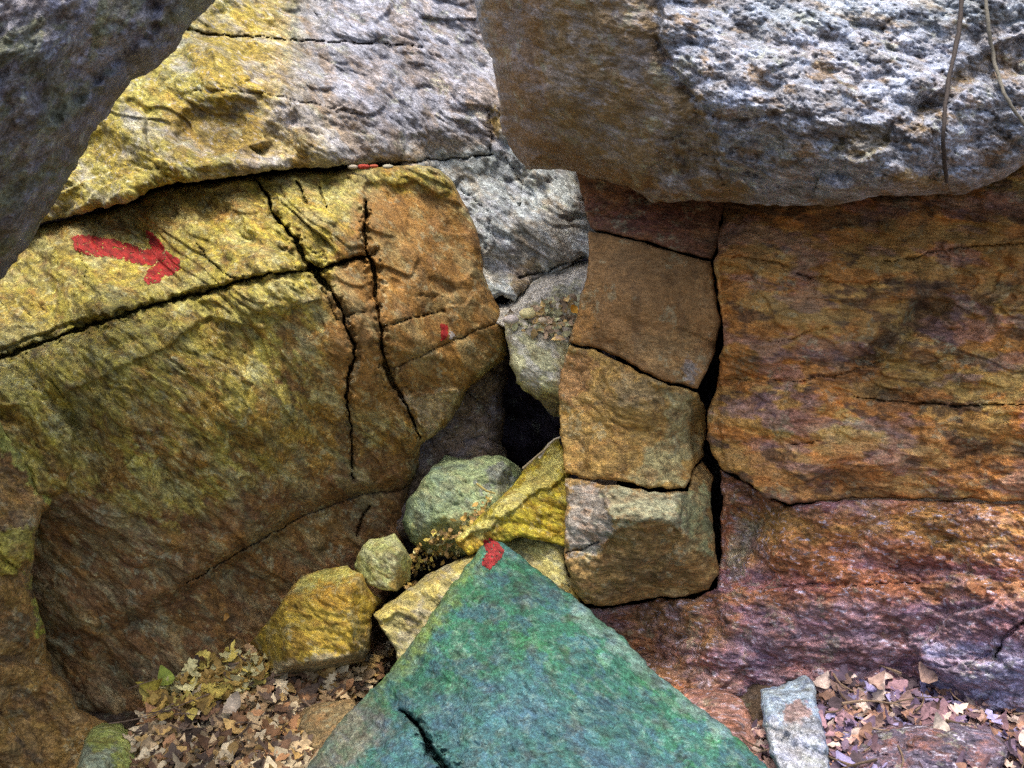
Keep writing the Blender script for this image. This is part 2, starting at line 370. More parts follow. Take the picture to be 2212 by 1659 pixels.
# upper left cliff block
rock("cliff_block", [(-600, -560), (1480, -560), (1480, 640), (1330, 590), (1262, 558), (1200, 590), (1150, 612), (1110, 650), (1085, 640), (1000, 660), (880, 620), (870, 400), (865, 352), (800, 357), (640, 364), (560, 374), (450, 388), (345, 402), (290, 430), (190, 458), (90, 480), (-100, 540), (-600, 600)],
     [(-300, 300, 2.75), (100, 480, 2.66), (345, 400, 2.62), (600, 365, 2.66), (860, 350, 2.90), (960, 345, 2.98), (1060, 330, 3.00), (600, 0, 3.05), (1060, 0, 3.25), (1270, 360, 3.25), (1270, 560, 3.00), (1100, 640, 2.90), (950, 600, 2.98), (1060, 480, 2.98), (1450, 300, 3.45), (1450, -300, 3.8), (250, 0, 2.95), (600, -500, 3.6), (700, 200, 2.82), (-500, -500, 3.4)],
     M_UP, "tall cliff block, mustard yellow at left turning pale grey down into the gap", "cliff", (.34, .31, .20), R=26, Rd=.05, thick=1.1, taper=.1, jit=5,
     relief=R_(1.35, 30, 38, 2.4) + (('step', .05, 260, 20, 1.6),),
     bumps=[([(-200, 250), (250, 190), (300, 240), (320, 300), (345, 350), (360, 420), (-200, 600)], .05, 12), ([(420, 230), (560, 215), (640, 260), (620, 330), (560, 350), (430, 330), (380, 290)], -.05, 40)],
     smooth_zones=[([(330, 210), (470, 225), (560, 220), (580, 300), (500, 340), (380, 345), (340, 300)], .75, 40)],
     cracks=[([(395, 60), (450, 75), (560, 80), (680, 90), (850, 95), (930, 105)], (10, 7, 2, 2, 1, 1), .035), ([(420, 195), (560, 200), (700, 230), (800, 255)], 2, .008), ([(860, 352), (940, 344), (1010, 341), (1062, 333)], (4, 4, 3, 5), .03), ([(1055, 240), (1060, 290), (1062, 333)], (2, 4, 4), .015), ([(1085, 330), (1110, 370), (1128, 400), (1122, 450)], 2, .012), ([(980, 400), (1060, 460), (1050, 540)], 1.5, .01), ([(1120, 600), (1180, 585), (1262, 556)], (3, 4, 6), .04)],
     colors=[([(200, 100), (420, 0), (640, -20), (620, 120), (520, 380), (100, 500), (0, 300)], YG, 120, .85), ([(420, 40), (560, 0), (640, 120), (720, 330), (520, 350), (440, 220)], YO, 70, .6),
             ([(650, -100), (1120, -100), (1120, 350), (760, 350), (640, 200)], (.27, .285, .345), 420, .9), ('noise', (.30, .18, .03), 60, 65, 2.5, .25, .3, .55), ([(340, 215), (560, 225), (570, 330), (360, 340)], (.22, .15, .04), 50, .7), ([(900, 330), (1070, 330), (1100, 250), (1500, 200), (1500, 700), (880, 700)], (.42, .48, .50), 60, .85), ([(1060, 240), (1095, 250), (1090, 290), (1062, 290)], (.24, .18, .05), 8, .8), ([(1100, 590), (1160, 560), (1180, 600), (1120, 680)], (.22, .16, .08), 14, .7)], seed=11)

# small jutting grey wedge below the pale slab
rock("wedge_stone", [(1095, 660), (1115, 615), (1175, 590), (1262, 560), (1330, 580), (1330, 760), (1245, 705), (1180, 712), (1090, 705), (1030, 690), (1040, 640)],
     [(1100, 660, 2.95), (1260, 565, 3.0), (1240, 700, 2.72), (1120, 700, 2.74), (1180, 620, 2.92)], M_PALE, "grey gravelly wedge of rock just under the pale slab, covered with litter at its foot", "rock", (.48, .47, .42),
     R=14, Rd=.04, thick=.5, taper=.15, relief=R_(.7, 18, 30, 1.8), colors=[([(1170, 640), (1260, 600), (1260, 720), (1120, 720)], (.30, .30, .13), 30, .7)], seed=13)
rock("chockstone", [(1086, 690), (1130, 676), (1190, 684), (1235, 690), (1300, 720), (1300, 880), (1212, 905), (1190, 893), (1162, 868), (1128, 842), (1108, 808), (1100, 760)],
     [(1090, 690, 2.72), (1230, 690, 2.72), (1110, 800, 2.62), (1205, 850, 2.62), (1190, 900, 2.80), (1290, 800, 2.75)], M_YEL, "small pale green chockstone wedged above the dark hole", "stone", (.52, .53, .33),
     R=20, Rd=.07, thick=.35, taper=.3, relief=R_(.7, 18, 32, 2.2), bumps=[([(1130, 838), (1200, 868), (1215, 872), (1215, 915), (1150, 880)], -.06, 8)],
     colors=[([(1130, 838), (1200, 868), (1215, 872), (1215, 915), (1150, 880)], (.20, .17, .13), 10, .9), ('noise', (.5, .5, .48), 30, 30, 2, .15, .4, .6)], seed=14)  # underside facet coloured darker, its shade painted in

# rock behind the left block's toe, at the mouth of the hole
rock("shadowed_boulder", [(860, 760), (1010, 730), (1100, 755), (1096, 800), (1085, 850), (1095, 900), (1085, 950), (1100, 1010), (1060, 1100), (860, 1180), (760, 1120), (780, 950)],
     [(1000, 760, 2.95), (1090, 800, 3.1), (1060, 960, 3.0), (900, 1100, 2.95), (800, 900, 3.0)], M_GREY, "dark purplish boulder under the left block beside the hole", "boulder", (.17, .125, .09),
     R=30, Rd=.12, thick=.6, jit=6, relief=R_(1.3, 30, 40, 1.5), cracks=[([(960, 930), (990, 960), (1040, 940), (1080, 960)], 2, .015)], seed=15)

# the big left block with the arrow
C1 = [(-200, 830), (0, 773), (85, 742), (171, 712), (232, 691), (273, 677), (308, 664), (376, 648), (444, 630), (513, 609), (581, 592), (640, 588), (668, 585)]
C2 = [(550, 388), (581, 427), (591, 461), (608, 488), (639, 515), (648, 543), (670, 573), (694, 604), (718, 638), (738, 666), (748, 710), (766, 744), (766, 772), (752, 813), (748, 857), (754, 891), (762, 960), (762, 1035)]
C3 = [(793, 437), (789, 468), (789, 536), (800, 560), (810, 597), (813, 649), (820, 700), (827, 761), (834, 796), (848, 830), (868, 857), (885, 892), (907, 945)]
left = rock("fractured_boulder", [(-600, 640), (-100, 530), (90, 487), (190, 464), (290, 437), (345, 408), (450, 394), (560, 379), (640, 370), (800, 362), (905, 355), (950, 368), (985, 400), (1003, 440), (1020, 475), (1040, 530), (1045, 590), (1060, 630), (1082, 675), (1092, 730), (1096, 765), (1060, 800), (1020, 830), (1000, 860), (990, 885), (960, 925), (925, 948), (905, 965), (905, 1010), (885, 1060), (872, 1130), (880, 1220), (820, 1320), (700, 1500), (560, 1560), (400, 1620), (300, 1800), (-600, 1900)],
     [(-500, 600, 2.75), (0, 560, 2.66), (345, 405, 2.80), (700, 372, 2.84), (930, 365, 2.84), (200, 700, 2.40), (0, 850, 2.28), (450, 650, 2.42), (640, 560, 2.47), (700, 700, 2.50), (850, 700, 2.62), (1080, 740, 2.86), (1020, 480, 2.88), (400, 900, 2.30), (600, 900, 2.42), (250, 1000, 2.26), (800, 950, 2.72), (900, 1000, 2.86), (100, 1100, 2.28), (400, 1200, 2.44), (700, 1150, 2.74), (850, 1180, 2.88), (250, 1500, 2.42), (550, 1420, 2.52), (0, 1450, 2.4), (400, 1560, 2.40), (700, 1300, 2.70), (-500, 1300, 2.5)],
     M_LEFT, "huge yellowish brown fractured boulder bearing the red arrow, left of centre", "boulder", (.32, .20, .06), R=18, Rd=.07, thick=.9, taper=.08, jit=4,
     relief=R_(1.25, 30, 42, 2.6) + (('step', .035, 190, 38, 2.2),),
     bumps=[([(340, 398), (640, 366), (905, 350), (960, 372), (1000, 440), (900, 400), (700, 385), (560, 395), (430, 402)], .02, 14),
            ([(-300, 480), (345, 400), (560, 385), (600, 480), (660, 580), (520, 606), (300, 664), (-300, 830)], .035, 10),
            ([(560, 385), (790, 370), (790, 545), (690, 578), (640, 520), (600, 480)], .02, 8),
            ([(430, 430), (500, 440), (560, 540), (540, 590), (470, 590), (440, 520)], -.018, 14),
            ([(-100, 780), (300, 668), (620, 600), (690, 605), (695, 645), (640, 660), (560, 710), (450, 690), (380, 740), (250, 800), (150, 850), (-100, 900)], .02, 9),
            ([(860, 860), (930, 840), (985, 845), (1000, 880), (930, 950), (905, 920)], .03, 8),
            ([(-100, 880), (120, 860), (160, 930), (155, 1000), (140, 1060), (-100, 1100)], .03, 12),
            ([(420, 1255), (560, 1165), (650, 1112), (780, 1060), (900, 1030), (1000, 1250), (560, 1500), (250, 1500), (200, 1380)], -.05, 40),
            ([(490, 800), (545, 830), (530, 880), (480, 860)], -.02, 12)],
     smooth_zones=[([(700, 640), (780, 400), (1000, 420), (1090, 740), (980, 860), (860, 860), (740, 900), (560, 900), (480, 820), (560, 720)], .72, 60), ([(100, 1100), (500, 1080), (700, 1000), (900, 1050), (700, 1400), (300, 1550), (100, 1400)], .45, 80)],
     cracks=[(C1, (9, 9, 9, 8, 8, 7, 7, 6, 6, 5, 5, 5, 6), .09), (C2, (5, 8, 10, 7, 12, 16, 22, 14, 9, 6, 6, 8, 7, 6, 5, 4, 3, 2), .09), (C3, (3, 12, 8, 15, 12, 8, 7, 6, 12, 14, 10, 6, 3), .09),
             ([(670, 580), (694, 580), (720, 572), (760, 560), (800, 552)], (12, 8, 6, 6, 8), .14), ([(820, 707), (860, 697), (905, 683), (960, 672)], 2.5, .03), ([(850, 795), (880, 782), (920, 762), (1000, 728), (1080, 695)], 2.2, .018), ([(690, 590), (725, 690), (790, 672)], 2.0, .02),
             ([(640, 390), (655, 420), (660, 445)], 5, .04), ([(690, 405), (705, 450)], 4, .03), ([(420, 520), (450, 560), (500, 600), (530, 606)], (1, 2, 4, 6), .02), ([(170, 540), (185, 580), (180, 620)], 2, .01),
             ([(905, 640), (960, 640)], 1, .005), ([(110, 820), (150, 870), (160, 940)], 2, .01), ([(905, 1045), (850, 1060), (780, 1068), (650, 1116), (560, 1168), (480, 1215), (400, 1262)], (3, 4, 4, 4, 4, 3, 1), .03), ([(770, 1160), (780, 1120), (800, 1090)], 4, .05)],
     colors=[([(-300, 480), (345, 395), (560, 380), (700, 370), (960, 370), (1010, 480), (900, 400), (780, 440), (700, 640), (560, 730), (540, 800), (600, 900), (700, 960), (500, 1000), (350, 900), (150, 1080), (-300, 1100)], (.33, .225, .055), 60, .95), ([(-300, 480), (345, 395), (560, 380), (700, 370), (960, 370), (1010, 470), (900, 400), (780, 440), (700, 640), (560, 710), (500, 790), (380, 800), (300, 880), (130, 1000), (60, 900), (-300, 900)], YG, 70, .9),
             ('noise', (.20, .11, .03), 38, 42, 2.2, .16, .22, .7), ('noise', (.38, .335, .085), 46, 40, 2.4, .02, .2, .8, [(-300, 700), (500, 600), (700, 600), (640, 900), (560, 1020), (380, 1130), (180, 1060), (-300, 1150)]), ([(90, 490), (345, 412), (520, 395), (560, 470), (420, 480), (360, 500), (100, 520)], (.24, .16, .05), 30, .6), ([(780, 400), (1000, 420), (1090, 740), (980, 900), (740, 900), (700, 700)], (.27, .145, .048), 60, .85, .35),
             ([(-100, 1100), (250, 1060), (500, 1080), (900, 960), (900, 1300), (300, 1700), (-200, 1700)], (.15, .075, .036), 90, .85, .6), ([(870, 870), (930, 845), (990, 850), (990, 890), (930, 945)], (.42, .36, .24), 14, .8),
             ('noise', (.34, .20, .05), 70, 50, 1.8, .22, .3, .5), ('noise', (.13, .08, .05), 90, 60, 1.6, .3, .3, .5), ('noise', (.38, .38, .20), 45, 42, 2.5, .25, .3, .5),
             ([(240, 1090), (300, 1040), (430, 1010), (460, 960), (500, 1000), (430, 1080), (330, 1120)], (.34, .29, .09), 24, .75), ([(400, 1190), (540, 1130), (560, 1160), (430, 1240)], (.28, .15, .05), 30, .5)], seed=21)
RED = (.27, .020, .016)
paint(left, "painted_arrow", [(156, 514), (170, 506), (205, 511), (245, 516), (285, 528), (310, 540), (324, 534), (316, 510), (314, 496), (332, 504), (352, 530), (370, 548), (388, 562), (389, 580), (372, 592), (355, 596), (345, 610), (322, 614), (308, 604), (318, 585), (330, 576), (300, 570), (262, 561), (225, 554), (190, 549), (168, 544), (157, 532)], RED, jit=2.5, seed=6, wear=.42, label="red paint arrow pointing right and slightly down")
paint(left, "painted_dash", [(952, 698), (966, 700), (968, 716), (967, 732), (953, 736), (952, 715)], (.32, .02, .02), jit=1.5, seed=8, wear=.1, label="short upright dark red paint dash")
paint(left, "painted_patch", [(968, 715), (980, 718), (984, 728), (970, 733)], (.45, .42, .40), jit=1.5, seed=9, wear=.4, label="tiny pale paint chip right of the red dash")

# left foot boulder
rock("buttress_boulder", [(-600, 840), (-60, 880), (0, 912), (30, 952), (60, 1005), (95, 1050), (118, 1083), (90, 1108), (78, 1150), (73, 1210), (68, 1265), (84, 1315), (96, 1352), (100, 1400), (115, 1440), (150, 1480), (168, 1530), (240, 1565), (262, 1620), (240, 1760), (150, 2000), (-600, 2000)],
     [(-400, 1000, 2.0), (0, 940, 2.16), (110, 1085, 2.20), (0, 1200, 2.05), (70, 1300, 2.16), (0, 1450, 2.10), (150, 1600, 2.25), (-400, 1900, 1.9), (150, 1950, 2.1)], M_BROWN,
     "brown boulder with a greenish right edge painted bright as if lit at the lower left side of the photo", "boulder", (.32, .20, .075), R=26, Rd=.07, thick=.5, taper=.2, jit=4, relief=R_(1.1, 30, 45, 1.8),
     bumps=[([(-200, 1140), (80, 1140), (72, 1200), (40, 1240), (-200, 1230)], .02, 8), ([(-300, 1440), (110, 1440), (170, 1500), (270, 1600), (200, 1800), (-300, 1900)], .06, 16)],
     colors=[([(-200, 1140), (80, 1135), (72, 1205), (50, 1235), (-200, 1220)], (.46, .42, .09), 14, .8), ([(0, 905), (120, 1080), (100, 1090), (20, 990), (-60, 900)], (.50, .54, .15), 14, .9), ([(62, 1240), (110, 1360), (90, 1370), (66, 1290)], (.52, .56, .12), 10, .9),  # greenish edge strips coloured brighter to paint in the light on them
             ('noise', (.32, .20, .06), 50, 40, 1.5, .2, .3, .6), ('noise', (.10, .07, .045), 70, 40, 1.5, .25, .3, .6)], seed=23)

# near overhang, top left
rock("overhanging_boulder", [(-900, -200), (-200, -230), (400, -190), (520, -110), (500, -50), (470, 0), (418, 48), (402, 70), (382, 108), (330, 150), (292, 172), (262, 203), (242, 243), (212, 268), (182, 328), (160, 365), (130, 418), (108, 455), (82, 492), (58, 535), (22, 580), (0, 602), (-80, 700), (-300, 800), (-900, 850)],
     [(-600, 0, 1.0), (0, 0, 1.28), (460, 0, 1.62), (250, 240, 1.60), (100, 300, 1.42), (0, 600, 1.62), (-200, 700, 1.5), (-100, 300, 1.25), (200, -400, 1.5), (600, -600, 1.8), (300, 60, 1.45)], M_GREY,
     "near grey boulder overhanging the top left corner", "boulder", (.24, .235, .25), R=70, Rd=.16, thick=.7, taper=.15, g=3.2, jit=5, relief=R_(.8, 34, -40, 1.6),
     bumps=[([(200, -100), (330, -60), (340, 60), (200, 200), (120, 260), (60, 200), (180, 60)], -.035, 30)],
     colors=[('noise', (.22, .24, .34), 45, -40, 1.5, .2, .3, .6), ('noise', (.14, .16, .07), 80, -50, 2, .15, .3, .6), ('noise', (.13, .10, .09), 60, -50, 2, .2, .3, .5)], seed=25)

# ------------------------------------------------------------------ right side
MUP = [(1240, 330), (1560, 330), (1575, 400), (1560, 460), (1552, 510), (1540, 560), (1470, 545), (1400, 522), (1330, 505), (1274, 494), (1262, 440), (1250, 400)]
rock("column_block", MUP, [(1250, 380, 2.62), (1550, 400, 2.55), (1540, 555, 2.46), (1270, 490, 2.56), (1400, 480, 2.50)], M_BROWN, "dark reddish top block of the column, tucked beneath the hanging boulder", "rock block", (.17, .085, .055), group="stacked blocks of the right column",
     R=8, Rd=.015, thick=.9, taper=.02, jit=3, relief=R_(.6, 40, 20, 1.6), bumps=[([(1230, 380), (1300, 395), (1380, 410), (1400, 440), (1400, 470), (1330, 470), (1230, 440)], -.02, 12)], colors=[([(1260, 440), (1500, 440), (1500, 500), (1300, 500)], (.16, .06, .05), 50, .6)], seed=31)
rock("column_block", [(1274, 499), (1330, 510), (1400, 527), (1470, 550), (1538, 566), (1544, 620), (1556, 690), (1545, 760), (1528, 800), (1508, 838), (1450, 828), (1385, 798), (1330, 768), (1285, 752), (1228, 738), (1240, 700), (1252, 650), (1266, 600), (1272, 545)],
     [(1274, 500, 2.54), (1538, 566, 2.46), (1550, 700, 2.48), (1400, 650, 2.42), (1235, 735, 2.52), (1508, 838, 2.44)], M_BROWN, "smooth brown second block of the column, with a cracked lower edge", "rock block", (.32, .19, .085), group="stacked blocks of the right column",
     R=8, Rd=.016, thick=.9, taper=.02, jit=3, relief=R_(.6, 46, 30, 1.4), smooth_zones=[([(1270, 500), (1540, 566), (1550, 700), (1500, 740), (1290, 720)], .6, 40)],
     colors=[([(1200, 480), (1600, 480), (1600, 900), (1200, 900)], (.32, .19, .085), 20, 1, .4), ([(1228, 740), (1240, 690), (1262, 620), (1280, 600), (1290, 700), (1260, 745)], (.36, .20, .07), 14, .8), ([(1300, 740), (1420, 720), (1500, 700), (1520, 830), (1400, 800)], (.30, .20, .09), 40, .6), ([(1480, 780), (1520, 780), (1510, 830), (1470, 810)], (.22, .23, .24), 16, .7)], seed=32)
rock("column_block", [(1230, 745), (1285, 757), (1330, 775), (1385, 806), (1450, 834), (1506, 845), (1520, 870), (1524, 930), (1520, 985), (1500, 1005), (1486, 1040), (1478, 1056), (1440, 1055), (1400, 1054), (1370, 1046), (1320, 1040), (1270, 1035), (1222, 1022), (1214, 960), (1208, 900), (1206, 850), (1212, 800)],
     [(1230, 750, 2.46), (1500, 850, 2.40), (1350, 900, 2.38), (1215, 900, 2.50), (1225, 1020, 2.44), (1480, 1050, 2.40), (1520, 930, 2.52)], M_BROWN, "tan third block of the column with a pale flaked right corner", "rock block", (.44, .29, .10), group="stacked blocks of the right column",
     R=8, Rd=.018, thick=.9, taper=.02, jit=4, relief=R_(1.0, 30, 42, 2.0), bumps=[([(1486, 870), (1505, 855), (1560, 850), (1560, 1010), (1500, 1010), (1488, 960), (1496, 920)], -.05, 7)],
     colors=[([(1440, 840), (1510, 850), (1490, 900), (1500, 960), (1480, 1040), (1400, 1050), (1350, 1030), (1430, 960)], (.40, .38, .20), 30, .8), ([(1210, 760), (1290, 780), (1240, 870), (1206, 870)], (.38, .22, .11), 20, .7), ([(1330, 800), (1440, 835), (1420, 880), (1330, 870)], (.26, .22, .14), 30, .5)], seed=33)
rock("column_block", [(1222, 1032), (1270, 1042), (1320, 1047), (1370, 1055), (1400, 1062), (1450, 1064), (1486, 1062), (1495, 1020), (1520, 1000), (1540, 1030), (1532, 1080), (1540, 1120), (1546, 1180), (1552, 1240), (1530, 1275), (1480, 1288), (1420, 1290), (1350, 1300), (1300, 1310), (1262, 1305), (1236, 1270), (1220, 1200), (1222, 1120)],
     [(1230, 1040, 2.42), (1480, 1070, 2.38), (1540, 1020, 2.52), (1380, 1130, 2.30), (1225, 1200, 2.36), (1540, 1230, 2.40), (1400, 1290, 2.48), (1270, 1300, 2.44)], M_BROWN, "bottom block of the column, grey and green on top and brown below", "rock block", (.30, .20, .08), group="stacked blocks of the right column",
     R=10, Rd=.02, thick=.9, taper=.02, jit=4, relief=R_(1.1, 30, 35, 1.9), bumps=[([(1300, 1060), (1320, 1140), (1300, 1200), (1330, 1150), (1460, 1140), (1480, 1060), (1400, 1070)], .02, 10), ([(1320, 1130), (1460, 1128), (1470, 1160), (1400, 1260), (1300, 1240)], -.02, 12)],
     cracks=[([(1222, 1195), (1260, 1185), (1300, 1168)], 3, .03)],
     colors=[([(1225, 1040), (1310, 1050), (1320, 1150), (1300, 1190), (1225, 1200)], (.33, .32, .30), 20, .8), ([(1300, 1055), (1480, 1065), (1490, 1150), (1400, 1130), (1330, 1130)], (.40, .42, .28), 24, .85), ([(1470, 1080), (1530, 1040), (1545, 1200), (1480, 1190)], (.26, .30, .16), 16, .8), ([(1320, 1140), (1460, 1130), (1540, 1220), (1400, 1290), (1280, 1240)], (.24, .15, .055), 30, .6)], seed=34)

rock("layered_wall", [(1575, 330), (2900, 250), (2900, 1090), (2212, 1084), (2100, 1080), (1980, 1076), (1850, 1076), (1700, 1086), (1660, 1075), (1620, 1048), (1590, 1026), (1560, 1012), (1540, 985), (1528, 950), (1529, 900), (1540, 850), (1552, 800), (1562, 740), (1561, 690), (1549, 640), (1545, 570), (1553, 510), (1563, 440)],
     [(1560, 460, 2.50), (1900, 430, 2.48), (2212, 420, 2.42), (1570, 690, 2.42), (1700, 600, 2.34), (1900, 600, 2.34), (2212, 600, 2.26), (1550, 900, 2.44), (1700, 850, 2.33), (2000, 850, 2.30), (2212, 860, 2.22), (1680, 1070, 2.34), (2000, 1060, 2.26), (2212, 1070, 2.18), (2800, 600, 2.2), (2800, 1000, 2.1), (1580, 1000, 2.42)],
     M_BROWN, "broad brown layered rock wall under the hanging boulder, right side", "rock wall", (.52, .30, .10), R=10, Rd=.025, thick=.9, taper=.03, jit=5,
     relief=R_(1.1, 36, 8, 2.6) + (('step', .035, 150, 6, 3.0),),
     bumps=[([(1560, 560), (1620, 590), (1660, 660), (1700, 720), (1690, 740), (1640, 740), (1560, 720)], -.03, 14), ([(1560, 830), (1780, 815), (1900, 858), (2300, 872), (2300, 1085), (1560, 1085)], .025, 10), ([(1700, 560), (1990, 570), (2300, 540), (2300, 430), (1600, 440)], .0, 20), ([(1960, 562), (2100, 535), (2300, 525), (2300, 660), (2060, 650), (1900, 790), (1850, 780), (2000, 640)], -.03, 22),
            ([(1850, 810), (2000, 760), (2060, 800), (1960, 860), (1860, 856)], -.02, 20)],
     smooth_zones=[([(1570, 450), (2212, 430), (2212, 520), (2000, 600), (1980, 720), (1700, 760), (1570, 700)], .6, 60)],
     cracks=[([(1900, 566), (1960, 560), (2010, 545), (2080, 535), (2150, 530), (2300, 522)], (1, 3, 4, 4, 4, 4), .02), ([(1730, 600), (1780, 608), (1860, 612), (1920, 606)], 3, .010), ([(1640, 735), (1700, 738), (1750, 715), (1790, 710)], 3, .010), ([(1590, 818), (1660, 826), (1740, 820), (1800, 812), (1850, 800), (1900, 780)], (2, 3, 3, 3, 2, 2), .014),
             ([(1840, 855), (1900, 865), (1980, 872), (2060, 876), (2150, 874), (2300, 874)], (2, 3, 3, 4, 3, 3), .025), ([(1580, 555), (1640, 560), (1700, 575)], 5, .02), ([(1700, 962), (1740, 958), (1770, 950)], 2, .02), ([(1720, 590), (1750, 600), (1790, 598)], 5, .02)],
     colors=[([(1540, 440), (2300, 420), (2300, 560), (2000, 740), (1700, 780), (1540, 760)], (.48, .28, .10), 80, .9, .4), ([(1560, 400), (2300, 400), (2300, 450), (1700, 470), (1560, 520)], (.13, .07, .045), 60, .7), ([(1560, 740), (1830, 740), (1800, 820), (1560, 830)], (.34, .19, .06), 40, .6), ([(1950, 640), (2300, 620), (2300, 850), (1900, 850), (1880, 780)], (.31, .20, .06), 60, .7), ([(1900, 590), (2050, 600), (1990, 700), (1830, 830), (1780, 790), (1960, 680)], (.085, .05, .032), 50, .85), ([(1960, 640), (2300, 600), (2300, 640), (2010, 700)], (.10, .055, .035), 40, .7), ([(1860, 850), (2060, 860), (2080, 890), (1900, 900)], (.08, .05, .03), 30, .8), ('noise', (.52, .38, .14), 90, 0, 2.4, .12, .3, .6), ('noise', (.48, .19, .055), 70, 0, 2.4, .12, .3, .55, [(1400, 300), (2900, 300), (2900, 1100), (1400, 1100)]), ('noise', (.10, .06, .04), 60, 10, 2.6, .36, .2, .75, [(1400, 300), (2900, 300), (2900, 1100), (1400, 1100)]), ('noise', (.30, .19, .22), 80, 5, 2.6, .3, .3, .4, [(1400, 300), (2900, 300), (2900, 1100), (1400, 1100)]), ([(1600, 960), (1800, 940), (2300, 960), (2300, 1080), (1660, 1080)], (.44, .23, .10), 50, .7)], seed=41)  # dark band along the top paints in shade under the hanging boulder

rock("lower_bedrock", [(1236, 1290), (1262, 1312), (1300, 1318), (1350, 1306), (1420, 1296), (1500, 1292), (1548, 1272), (1555, 1225), (1557, 1150), (1560, 1080), (1556, 1015), (1640, 1062), (1700, 1092), (1850, 1081), (1980, 1081), (2100, 1085), (2212, 1089), (2900, 1100), (2900, 1560), (2212, 1545), (2000, 1525), (1830, 1530), (1700, 1560), (1500, 1620), (1300, 1500), (1200, 1380)],
     [(1250, 1300, 2.52), (1400, 1400, 2.52), (1500, 1300, 2.44), (1590, 1200, 2.46), (1565, 1040, 2.54), (1640, 1075, 2.44), (1690, 1095, 2.35), (2000, 1090, 2.27), (2212, 1095, 2.18), (1700, 1270, 2.34), (2000, 1260, 2.24), (2212, 1280, 2.12), (1450, 1470, 2.42), (1700, 1480, 2.34), (2000, 1480, 2.24), (2212, 1480, 2.14), (2800, 1400, 2.0), (1300, 1360, 2.56)],
     M_PURP, "rust and violet rock ledge glittering below the long seam, lower right", "rock ledge", (.37, .195, .105), R=9, Rd=.02, thick=.9, taper=.02, jit=4,
     relief=R_(1.2, 19, 8, 2.4),
     bumps=[([(1600, 1085), (1700, 1088), (1660, 1130), (1620, 1180), (1600, 1240), (1560, 1260), (1565, 1100)], -.03, 14), ([(1560, 1270), (1700, 1272), (1980, 1264), (2300, 1270), (2300, 1700), (1200, 1700), (1250, 1290)], .02, 9), ([(1240, 1290), (1540, 1285), (1560, 1340), (1500, 1420), (1400, 1440), (1240, 1400)], -.04, 30), ([(2060, 1330), (2200, 1290), (2500, 1200), (2500, 1500), (2100, 1490), (1980, 1430), (1990, 1400)], .035, 10)],
     cracks=[([(1690, 1268), (1760, 1262), (1850, 1266), (1920, 1258), (1990, 1262)], 2, .012), ([(2150, 1420), (2170, 1380), (2212, 1340), (2300, 1300)], (3, 7, 10, 10), .03), ([(1985, 1428), (2040, 1440), (2100, 1432), (2160, 1400)], (3, 4, 3, 2), .012)],
     colors=[([(1600, 1100), (2300, 1090), (2300, 1180), (1700, 1240), (1600, 1200)], (.46, .26, .09), 70, .9), ([(1640, 1180), (1900, 1150), (2100, 1200), (1950, 1300), (1640, 1290)], (.36, .135, .08), 60, .6), ([(1240, 1290), (1560, 1290), (1600, 1380), (1400, 1480), (1240, 1400)], (.24, .14, .07), 50, .8), ([(1600, 1310), (2300, 1290), (2300, 1600), (1500, 1560), (1560, 1400)], (.26, .185, .25), 110, .8), ([(1990, 1390), (2220, 1370), (2300, 1600), (1980, 1500)], (.27, .30, .46), 50, .7), ([(1575, 1110), (1640, 1130), (1600, 1260), (1560, 1240)], (.34, .32, .22), 20, .85), ([(1450, 1440), (1620, 1440), (1600, 1520), (1480, 1500)], (.24, .15, .08), 30, .6),
             ('noise', (.40, .17, .09), 50, 5, 3, .25, .3, .55), ('noise', (.18, .09, .16), 60, 5, 3, .3, .3, .55)], seed=43)

